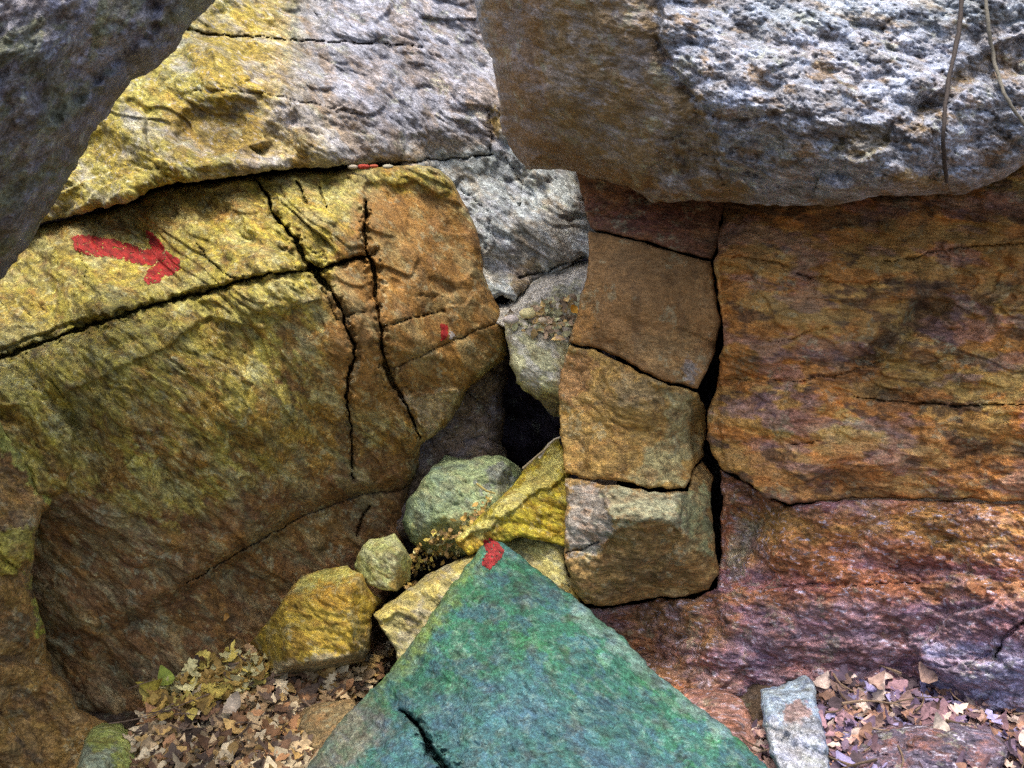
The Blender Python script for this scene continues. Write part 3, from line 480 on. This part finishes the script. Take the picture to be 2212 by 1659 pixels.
# hanging boulder
hang = rock("hanging_boulder", [(1010, -260), (1200, -330), (1900, -340), (2900, -300), (2900, 200), (2400, 300), (2212, 357), (2160, 392), (2080, 420), (1990, 422), (1900, 424), (1800, 442), (1700, 447), (1620, 442), (1540, 436), (1460, 434), (1412, 438), (1385, 418), (1340, 400), (1300, 388), (1240, 372), (1190, 366), (1137, 362), (1105, 325), (1085, 285), (1078, 240), (1074, 180), (1062, 135), (1044, 90), (1034, 60), (1026, 0), (1008, -120)],
     [(1030, 0, 2.34), (1080, 250, 2.52), (1150, 200, 2.26), (1250, 50, 2.02), (1140, 355, 2.50), (1400, 200, 2.00), (1400, 20, 1.93), (1300, 350, 2.28), (1150, -100, 2.02), (1420, 430, 2.22), (1500, 0, 1.98), (1600, 200, 1.88), (1700, 430, 2.02), (1700, 330, 1.88), (2000, 100, 1.92), (2000, 330, 1.84), (2080, 410, 1.98), (2212, 340, 1.92), (2212, 0, 1.95), (1700, -500, 2.3), (2700, -400, 2.2), (2700, 200, 1.8), (1000, -600, 2.8)],
     M_TOP, "massive boulder hanging over the right side, brown left flank and glittering pale face", "boulder", (.27, .28, .31), R=46, Rd=.13, thick=.75, taper=.12, jit=4,
     relief=R_(1.0, 16, 14, 1.8),
     bumps=[([(1415, -400), (1425, 0), (1432, 90), (1450, 150), (1490, 185), (1530, 260), (1560, 340), (1700, 400), (1900, 415), (2300, 380), (2300, -400)], .045, 9),
            ([(1880, 60), (2300, 60), (2300, 350), (2180, 360), (2000, 380), (1900, 300), (1960, 240), (2060, 190)], -.018, 20), ([(1960, 270), (1990, 220), (2050, 180), (2090, 120), (2212, 80), (2300, 100), (2300, 150), (2100, 180), (2010, 260), (1960, 300)], -.035, 12),
            ([(1790, 330), (1830, 270), (1930, 270), (1920, 320), (1860, 340)], -.025, 16), ([(1390, 410), (1430, 330), (1480, 330), (1520, 420), (1450, 440)], -.03, 14), ([(1130, 370), (1200, 320), (1300, 345), (1400, 372), (1420, 440), (1200, 420)], -.03, 16)],
     smooth_zones=[([(1000, -400), (1410, -400), (1430, 150), (1480, 250), (1400, 300), (1500, 440), (1100, 420), (1060, 150)], .62, 60)],
     cracks=[([(1540, 330), (1552, 380), (1590, 430)], 2, .006)],
     colors=[([(1000, -500), (1400, -500), (1415, 0), (1430, 140), (1520, 220), (1560, 360), (1640, 420), (1600, 450), (1100, 420), (1050, 100)], (.235, .165, .080), 40, .95, .25), ([(1000, -500), (1140, -500), (1170, 0), (1180, 250), (1240, 330), (1400, 380), (1560, 400), (1560, 450), (1100, 420)], (.20, .112, .045), 60, .8, .2),
             ('noise', (.20, .13, .06), 40, 14, 2.5, .28, .25, .65), ('noise', (.32, .37, .47), 30, 14, 2.2, .1, .35, .6), ([(1600, -200), (2300, -300), (2300, 60), (1900, 50), (1600, 60)], (.36, .44, .47), 90, .4), ([(1790, 330), (1830, 270), (1930, 270), (1920, 330), (1850, 345)], (.20, .15, .045), 20, .7),
             ([(1880, 400), (1960, 370), (2060, 385), (1990, 415)], (.26, .18, .05), 16, .7), ([(1950, 290), (2050, 170), (2130, 110), (2220, 85), (2220, 140), (2100, 170), (2020, 250), (1980, 300)], (.18, .12, .04), 16, .8), ([(1430, 340), (1480, 340), (1500, 420), (1420, 420)], (.15, .11, .07), 20, .6)], seed=51)

# ------------------------------------------------------------------ fallen stones in the middle
rock("rounded_stone", [(962, 984), (1010, 991), (1080, 982), (1112, 1000), (1130, 1018), (1150, 1080), (1060, 1180), (1000, 1205), (925, 1198), (884, 1168), (868, 1128), (880, 1080), (906, 1048), (928, 1012)],
     planes(((930, 1030, 2.76), (1080, 1020, 2.78), (980, 1190, 2.60)), ((960, 985, 2.92), (1100, 990, 2.92), (1020, 1030, 2.77)), ((870, 1130, 2.82), (915, 1060, 2.76), (930, 1190, 2.68)), ((1125, 1015, 2.96), (1075, 1020, 2.78), (1100, 1150, 2.74)), ((880, 1180, 2.76), (1040, 1180, 2.74), (960, 1100, 2.66)), soft=.004), M_GREEN, "rounded grey-green stone directly below the dark hole", "stone", (.30, .37, .20), R=12, Rd=.04, thick=.35, taper=.3, jit=4,
     relief=R_(.8, 22, 35, 1.7), bumps=[([(1030, 1030), (1070, 1010), (1100, 1030), (1110, 1060), (1050, 1060)], -.02, 10)], colors=[([(1040, 1020), (1090, 1010), (1125, 1030), (1090, 1070), (1050, 1060)], (.20, .21, .21), 14, .8), ('noise', (.38, .40, .22), 30, 30, 1.6, .2, .3, .6), ([(890, 1120), (1000, 1120), (1050, 1080), (1060, 1180), (900, 1200)], (.32, .31, .12), 24, .7)], seed=61)
rock("tilted_slab", [(1208, 946), (1228, 1000), (1232, 1030), (1290, 1100), (1290, 1200), (1200, 1175), (1130, 1160), (1060, 1182), (1012, 1200), (990, 1180), (984, 1164), (1020, 1130), (1070, 1085), (1110, 1045), (1130, 1012), (1160, 980), (1185, 958)],
     [(1210, 950, 2.72), (1130, 1015, 2.74), (1220, 1000, 2.60), (985, 1165, 2.60), (1100, 1090, 2.52), (1200, 1150, 2.50), (1050, 1180, 2.52), (1280, 1150, 2.55)], M_YEL, "tilted golden yellow slab with a top edge painted bright as if lit, right of the rounded stone", "slab", (.42, .36, .055), R=8, Rd=.02, thick=.35, taper=.3, jit=3,
     relief=R_(.9, 18, 25, 2.4), bumps=[([(985, 1165), (1060, 1110), (1130, 1050), (1215, 1000), (1225, 1030), (1150, 1070), (1080, 1120), (1000, 1175)], .022, 6)],
     colors=[([(985, 1165), (1060, 1108), (1130, 1045), (1212, 965), (1230, 1020), (1150, 1070), (1080, 1122), (1000, 1172)], (.62, .58, .20), 10, .9), ([(985, 1180), (1060, 1140), (1080, 1170), (1000, 1200)], (.28, .16, .03), 12, .6), ('noise', (.24, .15, .02), 26, 25, 2.2, .2, .3, .6)], seed=62)  # paler strip paints in the light along the top edge
rock("flat_slab", [(1078, 1172), (1130, 1156), (1180, 1146), (1216, 1142), (1224, 1180), (1222, 1225), (1248, 1275), (1254, 1300), (1330, 1420), (1200, 1450), (1000, 1400), (1000, 1220)],
     [(1080, 1170, 2.55), (1216, 1145, 2.56), (1250, 1300, 2.42), (1150, 1230, 2.45), (1050, 1350, 2.4)], M_YEL, "yellow-grey flat slab showing between the green boulder and the column", "slab", (.50, .46, .18), R=10, Rd=.03, thick=.35, taper=.2, jit=3,
     relief=R_(.6, 20, 28, 2.2), colors=[([(1210, 1270), (1260, 1260), (1260, 1310), (1200, 1300)], (.38, .26, .07), 12, .8), ('noise', (.30, .30, .20), 25, 28, 2, .15, .3, .6)], seed=63)
rock("angular_stone", [(657, 1241), (700, 1229), (749, 1222), (780, 1240), (796, 1270), (826, 1297), (803, 1326), (802, 1370), (800, 1402), (787, 1428), (725, 1447), (660, 1462), (604, 1476), (585, 1455), (571, 1434), (534, 1398), (555, 1368), (584, 1338), (612, 1295), (634, 1263)],
     planes(((640, 1290, 2.42), (755, 1262, 2.42), (700, 1430, 2.34)), ((657, 1241, 2.60), (749, 1222, 2.60), (700, 1278, 2.42)), ((830, 1297, 2.60), (757, 1262, 2.42), (790, 1400, 2.44)), ((534, 1398, 2.56), (600, 1320, 2.44), (590, 1440, 2.42)), ((590, 1478, 2.52), (790, 1440, 2.50), (700, 1425, 2.34)), soft=.006), M_YEL, "angular golden brown stone beside the left edge of the green boulder", "stone", (.42, .31, .06), R=9, Rd=.02, thick=.30, taper=.25, jit=3,
     relief=R_(.9, 22, 28, 2.2),      colors=[([(560, 1430), (700, 1420), (800, 1390), (790, 1440), (600, 1480)], (.36, .31, .22), 24, .7), ([(640, 1250), (750, 1222), (780, 1245), (700, 1262), (640, 1290)], (.38, .38, .12), 16, .8), ([(690, 1270), (760, 1260), (770, 1330), (680, 1310)], (.30, .17, .03), 26, .6), ('noise', (.24, .14, .03), 30, 28, 2.2, .2, .3, .6)], seed=64)
rock("small_stone", [(797, 1164), (852, 1152), (872, 1178), (891, 1210), (884, 1254), (858, 1278), (794, 1266), (765, 1228), (771, 1200)],
     planes(((800, 1200, 2.52), (860, 1190, 2.52), (830, 1265, 2.49)), ((800, 1160, 2.62), (855, 1152, 2.62), (830, 1195, 2.52)), ((890, 1208, 2.62), (858, 1190, 2.52), (862, 1270, 2.52)), ((767, 1220, 2.60), (795, 1190, 2.53), (800, 1262, 2.52)), soft=.006), M_YEL, "small grey-green stone perched above the angular golden stone", "stone", (.34, .37, .15), R=10, Rd=.03, thick=.22, taper=.3, jit=3,
     relief=R_(.7, 18, 30, 1.9), colors=[([(840, 1215), (880, 1215), (880, 1275), (840, 1275)], (.19, .13, .04), 14, .8), ('noise', (.40, .42, .26), 24, 28, 2, .2, .3, .5)], seed=65)
green = rock("green_boulder", [(1036, 1184), (1062, 1166), (1084, 1172), (1120, 1198), (1180, 1245), (1250, 1300), (1290, 1336), (1345, 1374), (1400, 1440), (1450, 1476), (1500, 1520), (1545, 1552), (1590, 1588), (1640, 1640), (1800, 1820), (1950, 2050), (1950, 2350), (520, 2350), (540, 1800), (640, 1690), (690, 1620), (735, 1560), (790, 1500), (840, 1450), (885, 1395), (930, 1330), (975, 1265), (1010, 1220)],
     [(1062, 1170, 2.42), (930, 1330, 2.26), (840, 1450, 2.16), (1250, 1300, 2.24), (1150, 1400, 2.06), (1400, 1440, 2.08), (1000, 1500, 1.98), (700, 1620, 2.02), (1590, 1590, 1.88), (1200, 1620, 1.80), (900, 1640, 1.84), (1200, 2000, 1.55), (600, 2000, 1.70), (1900, 2000, 1.60), (1200, 2340, 1.50)],
     M_GREEN, "large pointed blue-green boulder in the foreground with a red paint mark on its tip", "boulder", (.035, .125, .082), R=16, Rd=.03, thick=.55, taper=.12, jit=4.5,
     relief=(('fbm', .025, 260, 40, 1.3), ('facet', .010, 80, 40, 1.6), ('facet', .006, 26, 40, 1.6), ('facet', .0038, 11, 40, 1.6), ('fbm', .002, 6, 40, 1.5)),
     bumps=[([(1300, 1330), (1700, 1600), (1500, 1700), (1250, 1480)], -.012, 30), ([(700, 1560), (840, 1470), (880, 1560), (760, 1700), (600, 1720)], -.02, 20)],
     cracks=[([(866, 1536), (895, 1560), (910, 1577), (922, 1600), (934, 1628), (961, 1659), (990, 1700)], (2, 8, 12, 14, 18, 22, 16), .10)],
     colors=[([(1040, 1180), (1030, 1230), (960, 1330), (900, 1430), (820, 1500), (780, 1480), (900, 1330)], (.17, .22, .06), 60, .75), ([(690, 1560), (780, 1500), (860, 1560), (760, 1660), (640, 1700)], (.20, .16, .12), 50, .7), ([(880, 1520), (1100, 1440), (1350, 1520), (1500, 1700), (900, 1800), (800, 1620)], (.05, .11, .145), 140, .7),
             ('noise', (.04, .15, .06), 60, 40, 1.5, .25, .4, .45), ('noise', (.05, .10, .16), 50, 40, 1.6, .25, .4, .45), ('noise', (.13, .21, .16), 22, 40, 1.6, .4, .3, .4), ([(1240, 1290), (1600, 1580), (1560, 1600), (1230, 1330)], (.20, .28, .26), 14, .5)], seed=66)
rock("flat_slab", [(806, 1328), (828, 1308), (860, 1288), (910, 1252), (960, 1222), (1000, 1204), (1045, 1183), (1090, 1230), (1060, 1330), (980, 1450), (900, 1500), (862, 1450), (856, 1410), (838, 1378), (818, 1346)],
     planes(((830, 1322, 2.40), (1040, 1198, 2.50), (900, 1450, 2.28)), ((800, 1325, 2.50), (1040, 1180, 2.60), (930, 1262, 2.44))), M_YEL, "yellow-grey slab leaning against the left edge of the green boulder", "slab", (.38, .34, .15), R=8, Rd=.02, thick=.3, taper=.2, jit=3,
     relief=R_(.8, 20, 30, 2.0), bumps=[([(818, 1346), (860, 1330), (905, 1350), (930, 1400), (860, 1430)], -.015, 8)], colors=[([(800, 1328), (1040, 1180), (1045, 1200), (835, 1342)], (.48, .40, .12), 12, .8), ('noise', (.30, .28, .22), 25, 28, 2, .15, .3, .6)], seed=72)
paint(green, "painted_blaze", [(1044, 1168), (1060, 1162), (1078, 1170), (1088, 1188), (1084, 1206), (1072, 1218), (1058, 1228), (1042, 1220), (1038, 1206), (1050, 1196), (1046, 1182)], (.25, .022, .022), jit=4, seed=17, wear=.42, off=.003, label="red paint blaze on the tip of the boulder")
rock("mossy_stone", [(191, 1572), (219, 1560), (262, 1564), (290, 1588), (298, 1625), (300, 1700), (240, 1760), (170, 1740), (165, 1660), (180, 1615)],
     [(220, 1562, 2.22), (285, 1590, 2.20), (230, 1640, 2.06), (180, 1700, 2.02), (290, 1700, 2.1)], M_YEL, "small mossy stone at the bottom left among the leaves", "stone", (.36, .42, .13), R=20, Rd=.06, thick=.2, taper=.3, jit=3,
     relief=R_(.6, 18, 30, 1.6), colors=[([(180, 1600), (240, 1620), (270, 1720), (150, 1760)], (.28, .32, .28), 20, .7)], seed=67)
rock("brown_stone", [(640, 1535), (700, 1515), (765, 1510), (790, 1560), (760, 1660), (700, 1700), (660, 1640), (632, 1580)],
     [(650, 1540, 2.30), (770, 1520, 2.26), (700, 1600, 2.16), (700, 1690, 2.1)], M_BROWN, "half-buried brown stone between the leaf litter and the green boulder", "stone", (.24, .18, .09), R=18, Rd=.05, thick=.2, taper=.3, jit=4, relief=R_(.6, 20, 30, 1.6), seed=68)
rock("pale_blue_stone", [(1640, 1492), (1680, 1482), (1712, 1470), (1740, 1462), (1758, 1476), (1764, 1520), (1778, 1570), (1792, 1640), (1800, 1760), (1700, 1790), (1690, 1690), (1668, 1640), (1650, 1570)],
     [(1650, 1500, 2.14), (1755, 1475, 2.12), (1700, 1560, 1.98), (1770, 1650, 1.88), (1720, 1750, 1.80)], M_PALE, "pale blue stone standing among the leaves at the bottom right", "stone", (.33, .42, .52), R=14, Rd=.045, thick=.22, taper=.3, jit=4,
     relief=R_(.8, 22, 20, 1.8), colors=[([(1690, 1520), (1745, 1525), (1760, 1560), (1700, 1580)], (.34, .19, .15), 12, .75), ([(1650, 1560), (1780, 1560), (1800, 1760), (1680, 1760)], (.50, .50, .56), 20, .7), ('noise', (.22, .30, .52), 30, 10, 2, .2, .3, .5)], seed=69)
rock("reddish_stone", [(1480, 1488), (1530, 1484), (1575, 1494), (1606, 1512), (1622, 1545), (1640, 1600), (1660, 1690), (1580, 1720), (1500, 1600), (1440, 1520)],
     [(1490, 1490, 2.34), (1600, 1510, 2.24), (1550, 1550, 2.14), (1630, 1650, 1.98)], M_PURP, "low reddish stone behind the right edge of the green boulder", "stone", (.30, .17, .14), R=14, Rd=.045, thick=.22, taper=.3, jit=4, relief=R_(.7, 20, 10, 2.2), seed=70)
rock("dark_stone", [(1795, 1590), (1900, 1570), (2040, 1560), (2140, 1580), (2180, 1620), (2150, 1700), (2000, 1740), (1840, 1700)],
     [(1800, 1600, 2.02), (2100, 1580, 1.98), (1980, 1640, 1.90), (2000, 1730, 1.82)], M_PURP, "dark bluish stone sunk in the leaves at the bottom right", "stone", (.10, .085, .12), R=20, Rd=.05, thick=.2, taper=.3, jit=6, relief=R_(.6, 22, 5, 2.2), seed=71)

# ------------------------------------------------------------------ ground
def gz(x, y):
    return .035 * fbm(x * 1.6 + 3, y * 1.6, 4, 77) + .05 * np.exp(-((x + .75) ** 2 + (y - 2.3) ** 2) / .12) + .13 * sstep((x - .3) / .4) * sstep((y - 1.0) / .7)
gx = np.r_[np.linspace(-60, -4, 15)[:-1], np.linspace(-4, 4, 220), np.linspace(4, 60, 15)[1:]]; gy = np.r_[np.linspace(-60, -3, 12)[:-1], np.linspace(-3, 6, 240), np.linspace(6, 60, 12)[1:]]
GX, GY = np.meshgrid(gx, gy); Z = gz(GX, GY); ii = np.arange(GX.size).reshape(GX.shape)
q = np.stack([ii[:-1, :-1].ravel(), ii[:-1, 1:].ravel(), ii[1:, 1:].ravel(), ii[1:, :-1].ravel()], 1)
gt = np.tile(np.array([.10, .07, .045]), (GX.size, 1)); gt += .04 * fbm(GX.ravel() * 2, GY.ravel() * 2, 4, 9)[:, None] * np.array([1, .8, .6])
gm = rock_mat("soil", 0, 1.2, warm=(.16, .09, .03), cool=(.10, .09, .09), contrast=.6, pa=.15, rough=.9)
make_mesh("ground", np.stack([GX.ravel(), GY.ravel(), Z.ravel()], 1), (q,), np.clip(gt, .02, 1), gm, kind="structure")

# ------------------------------------------------------------------ leaves, twigs, roots
rng = random.Random(4)
def leaf_geo(L, lob, curl):
    n = 9; V = []; Fq = []
    for i in range(n):
        s = i / (n - 1); wv = math.sin(math.pi * min(1, s * 1.02 + .03)) ** .8 * L * .30 * rng.uniform(.8, 1.15)
        if lob: wv *= (1.05 if i % 2 else .5)
        z = curl * L * ((s - .5) ** 2 * 1.6); f = L * .045 * rng.uniform(-.6, 1.6)
        V += [(-wv, s * L, z + f * (wv / (L * .3))), (0, s * L, z), (wv, s * L, z + f * (wv / (L * .3)))]
    for i in range(n - 1):
        a = 3 * i; Fq += [(a, a + 1, a + 4, a + 3), (a + 1, a + 2, a + 5, a + 4)]
    return np.array(V), np.array(Fq)
def place(V, loc, normal, yaw, tilt=.35):
    n = Vector(normal).normalized(); n = (n + Vector((rng.gauss(0, tilt), rng.gauss(0, tilt), rng.gauss(0, tilt)))).normalized()
    x = n.orthogonal().normalized(); x.rotate(Matrix.Rotation(yaw, 3, n)); y = n.cross(x)
    M = np.array([[*x], [*y], [*n]]); return V @ M + np.array(loc)
class Bag:
    def __init__(s): s.V = []; s.F = []; s.T = []; s.n = 0
    def add(s, V, Fq, c):
        s.V.append(V); s.F.append(Fq + s.n); s.n += len(V); s.T.append(np.tile(np.array(c), (len(V), 1)))
    def make(s, name, mat, **k): return make_mesh(name, np.concatenate(s.V), (np.concatenate(s.F),), np.clip(np.concatenate(s.T), .01, .9), mat, **k)
def tube(pts, r0, r1, k=6):
    pts = [Vector(p) for p in pts]; n = len(pts); V = []; Fq = []
    for i, p in enumerate(pts):
        d = (pts[min(i + 1, n - 1)] - pts[max(i - 1, 0)]).normalized(); a = d.orthogonal().normalized(); b = d.cross(a)
        a = (Vector((0, 1, 0)) - d * d.y).normalized() if abs(d.y) < .95 else a; b = d.cross(a)
        r = (r0 + (r1 - r0) * i / (n - 1)) * rng.uniform(.85, 1.15)
        for j in range(k):
            t = j * 2 * math.pi / k; V.append(p + (a * math.cos(t) + b * math.sin(t)) * r)
    for i in range(n - 1):
        for j in range(k): Fq.append((i * k + j, i * k + (j + 1) % k, (i + 1) * k + (j + 1) % k, (i + 1) * k + j))
    V += [pts[0], pts[-1]]; a = len(V) - 2
    return np.array([tuple(v) for v in V]), np.array(Fq)
PALL = [(.36, .24, .12), (.42, .31, .17), (.28, .15, .07), (.46, .38, .24), (.16, .09, .05), (.38, .25, .09), (.10, .07, .05)]
PALR = [(.34, .22, .19), (.22, .13, .15), (.17, .12, .20), (.42, .33, .29), (.10, .07, .10), (.22, .20, .34), (.30, .17, .12), (.07, .05, .06)]
PALY = [(.42, .34, .08), (.46, .42, .20), (.36, .24, .06), (.28, .18, .05)]
def ground_pt(u, v):
    p = world(np.array([u]), np.array([v]), np.array([1.0]))[0]; d = p - np.array([0, 0, CAM_Z])
    t = CAM_Z / -d[2]
    for _ in range(4):
        q = np.array([0, 0, CAM_Z]) + d * t; t = (CAM_Z - gz(q[0], q[1])) / -d[2]
    return np.array([0, 0, CAM_Z]) + d * t
def litter(name, poly, n, pal, size, label, dep=None, lift=.01, pile=.03, stacked=True, normal=(0, -.25, 1), lobes=.6):
    b = Bag(); P = np.array(poly, float); c = 0
    while c < n:
        u = rng.uniform(P[:, 0].min(), P[:, 0].max()); v = rng.uniform(P[:, 1].min(), P[:, 1].max())
        if not inside(np.array([u]), np.array([v]), P)[0]: continue
        c += 1
        if dep is None: p = ground_pt(u, v); p = p + np.array([0, 0, lift + rng.random() * pile])
        else:
            t = dep(np.array([u]), np.array([v]))[0] - lift - rng.random() * pile; p = world(np.array([u]), np.array([v]), np.array([t]))[0]
        L = rng.uniform(*size); V, Fq = leaf_geo(L, rng.random() < lobes, rng.uniform(-.8, 1.3)); V = V - np.array([0, L / 2, 0])
        col = np.array(rng.choice(pal)) * rng.uniform(.5, 1.7)
        b.add(place(V, p, normal, rng.uniform(0, 6.3), .2), Fq, col)
    for _ in range(n // 45):          # stems and bits of twig among the leaves
        u = rng.uniform(P[:, 0].min(), P[:, 0].max()); v = rng.uniform(P[:, 1].min(), P[:, 1].max())
        if dep is not None or not inside(np.array([u]), np.array([v]), P)[0]: continue
        p = Vector(ground_pt(u, v)) + Vector((0, 0, lift + pile + .008)); a = rng.uniform(0, 6.3); L = rng.uniform(.04, .16); dv = Vector((math.cos(a), math.sin(a), rng.uniform(-.05, .1))); sd_ = Vector((-dv.y, dv.x, 0)) * rng.uniform(-.15, .15)
        V, Fq = tube([p + dv * L * k / 5 + sd_ * L * math.sin(k / 5 * math.pi) for k in range(6)], rng.uniform(.0015, .0035), .001, 5); b.add(V, Fq, np.array((.13, .09, .06)) * rng.uniform(.5, 2))
    return b.make(name, ML, smooth=False, label=label, cat="leaf litter", kind="stuff")
litter("leaf_litter", [(560, 1440), (700, 1450), (800, 1435), (850, 1420), (830, 1470), (760, 1530), (700, 1590), (700, 1800), (150, 1850), (270, 1690), (320, 1560), (430, 1490)], 2600, PALL, (.018, .062), "tan oak leaf litter between the left block and the green boulder", pile=.05)
litter("leaf_litter", [(1770, 1500), (1900, 1490), (2212, 1480), (2500, 1460), (2500, 1850), (1600, 1900), (1560, 1640), (1640, 1600), (1700, 1560)], 2800, PALR, (.018, .06), "mauve and brown leaf litter covering the bottom right corner", pile=.04)
litter("leaf_litter", [(320, 1560), (430, 1480), (520, 1455), (580, 1470), (620, 1500), (500, 1560), (360, 1620)], 380, PALY, (.02, .06), "yellow leaf litter piled against the foot of the left block", lift=.03, pile=.05)
wd = o_depth["wedge_stone"]; chd = o_depth["chockstone"]
litter("leaf_litter", [(1092, 684), (1140, 668), (1200, 640), (1240, 640), (1236, 690), (1220, 735), (1150, 720), (1095, 705)], 150, [(.50, .46, .36), (.42, .30, .12), (.40, .40, .22), (.3, .22, .14)], (.012, .034), "small leaves and grit caught on the ledge in the gap", dep=lambda u, v: np.minimum(wd(u, v), chd(u, v)), lift=.004, pile=.02, normal=(0, -.8, .7), lobes=.2)
rsd = o_depth["rounded_stone"]
litter("leaf_litter", [(890, 1185), (960, 1130), (1000, 1110), (1060, 1060), (1075, 1080), (1000, 1160), (1010, 1195), (930, 1230), (880, 1290), (868, 1260)], 150, PALY + [(.3, .2, .08)], (.008, .026), "golden leaf and twig debris in the joint under the rounded stone", dep=lambda u, v: rsd(u, v), lift=.006, pile=.04, normal=(0, -.7, .8), lobes=.2)
lt = o_depth["fractured_boulder"]
# single things: pebbles, leaves
def single_leaf(u, v, L, col, label, dep=None, lob=True, normal=(0, -.5, 1), grp="single fallen leaves"):
    L *= .65; V, Fq = leaf_geo(L, False, 1.1); V = V - np.array([0, L / 2, 0])
    if dep is None: p = ground_pt(u, v) + np.array([0, 0, .075])
    else: p = world(np.array([u]), np.array([v]), np.array([dep(np.array([u], float), np.array([v], float))[0] - .02]))[0]
    V = place(V, p, normal, rng.uniform(0, 6.3), .15)
    return make_mesh("fallen_leaf", V, (Fq,), np.tile(np.array(col), (len(V), 1)), ML, smooth=False, label=label, cat="leaf", group=grp)
single_leaf(335, 1545, .10, (.34, .28, .04), "bright yellow-green leaf at the left foot of the litter bank")
single_leaf(365, 1530, .09, (.30, .36, .06), "lime leaf at the top of the bottom-left litter bank")
single_leaf(505, 1590, .09, (.46, .38, .28), "pale beige leaf in the middle of the tan litter")
single_leaf(640, 1490, .09, (.50, .36, .22), "long tan leaf below the angular golden stone")
single_leaf(1885, 1545, .09, (.36, .24, .20), "pinkish leaf right of the pale blue stone")
single_leaf(2000, 1530, .09, (.34, .23, .19), "broad salmon leaf in the mauve litter")
single_leaf(2030, 1650, .09, (.40, .34, .29), "cream leaf at the very bottom of the mauve litter")
single_leaf(490, 1330, .035, (.42, .22, .05), "small orange leaf stuck low on the left block", dep=lt, normal=(0, -1, .3), grp="leaves on the rocks")
single_leaf(1240, 668, .05, (.75, .42, .06), "orange upright leaf on the ledge against the column", dep=lambda u, v: u * 0 + 2.6, lob=False, normal=(.2, -1, .2), grp="leaves on the rocks")
def pebble(u, v, t, r, col, label, grp, sq=(1.3, 1, .8)):
    import bmesh
    bm = bmesh.new(); bmesh.ops.create_icosphere(bm, subdivisions=3, radius=r)
    for q in bm.verts:
        c = q.co / r; k = 1 + .22 * float(facet(np.array([c.x * 1.3 + u]), np.array([c.y * 1.3 + c.z + v]), 3)[0]); q.co = Vector((q.co.x * sq[0], q.co.y * sq[1], q.co.z * sq[2])) * k
    V = np.array([tuple(q.co) for q in bm.verts]); Fq = np.array([[l.index for l in f.verts] for f in bm.faces]); bm.free()
    return make_mesh("pebble", V + world(np.array([u]), np.array([v]), np.array([t]))[0], (Fq,), np.tile(np.array(col), (len(V), 1)), MW, label=label, cat="pebble", group=grp)
pebble(1140, 677, 2.69, .017, (.72, .66, .34), "cream yellow pebble at the left end of the gap ledge", "pebbles on the gap ledge")
pebble(1104, 690, 2.68, .016, (.55, .50, .46), "pinkish grey pebble left of the cream one", "pebbles on the gap ledge")
pebble(1172, 692, 2.67, .010, (.6, .5, .34), "tiny tan pebble right of the cream one", "pebbles on the gap ledge")
for (u, v, r, c, l) in [(762, 357, .009, (.38, .34, .27), "pale pebble at the left of the ledge under the cliff block"), (786, 356, .010, (.36, .05, .03), "dark red pebble on the ledge under the cliff block"), (808, 355, .007, (.42, .10, .05), "rusty pebble right of the dark red one"), (838, 356, .009, (.40, .38, .28), "cream pebble at the right of the ledge under the cliff block")]:
    pebble(u, v + 4, 2.76, r, c, l, "pebbles on the long ledge", (1.6, 1, .7))
# roots hanging before the boulder
hd = o_depth["hanging_boulder"]
def root(pts, r0, r1, col, label):
    P = []
    for i in range(len(pts) - 1):
        for k in range(5):
            s = k / 5; P.append((pts[i][0] * (1 - s) + pts[i + 1][0] * s + rng.uniform(-1.5, 1.5), pts[i][1] * (1 - s) + pts[i + 1][1] * s))
    P.append(pts[-1]); pu = np.array([p[0] for p in P], float); pv = np.array([p[1] for p in P], float)
    t = np.minimum(hd(pu, pv), 2.0); t = np.convolve(np.pad(t, 3, mode='edge'), np.ones(7) / 7, 'valid') - .035
    V, Fq = tube(world(pu, pv, t), r0, r1, 7)
    make_mesh("hanging_root", V, (Fq,), np.tile(np.array(col), (len(V), 1)), MW, label=label, cat="root", group="roots hanging down the boulder")
root([(2100, -300), (2085, -100), (2078, 0), (2068, 90), (2052, 160), (2040, 240), (2038, 320), (2045, 394)], .0048, .0036, (.05, .04, .035), "dark thin root hanging down to the boulder's lower lip")
root([(2110, -300), (2122, -100), (2129, 0), (2138, 80), (2150, 140), (2168, 200), (2195, 245), (2230, 290), (2300, 360)], .0038, .0030, (.16, .15, .12), "pale thin root curving off the right edge of the photo")
def twig(pts, r, col, label, dep):
    pu = np.array([p[0] for p in pts], float); pv = np.array([p[1] for p in pts], float); t = np.array([p[2] for p in pts], float)
    V, Fq = tube(world(pu, pv, t), r, r * .6, 6); make_mesh("twig", V, (Fq,), np.tile(np.array(col), (len(V), 1)), MW, label=label, cat="twig", group="twigs among the central stones")
twig([(1165, 990, 2.60), (1185, 960, 2.60), (1200, 948, 2.58), (1212, 944, 2.56)], .004, (.42, .38, .30), "pale twig arching over the top of the tilted slab", None)
twig([(1130, 1012, 2.62), (1160, 985, 2.60), (1188, 962, 2.58)], .0035, (.34, .28, .18), "brown twig lying along the upper edge of the tilted slab", None)
twig([(1030, 1045, 2.60), (1050, 1060, 2.58), (1070, 1066, 2.58)], .0035, (.36, .30, .10), "short twig on top of the rounded stone", None)
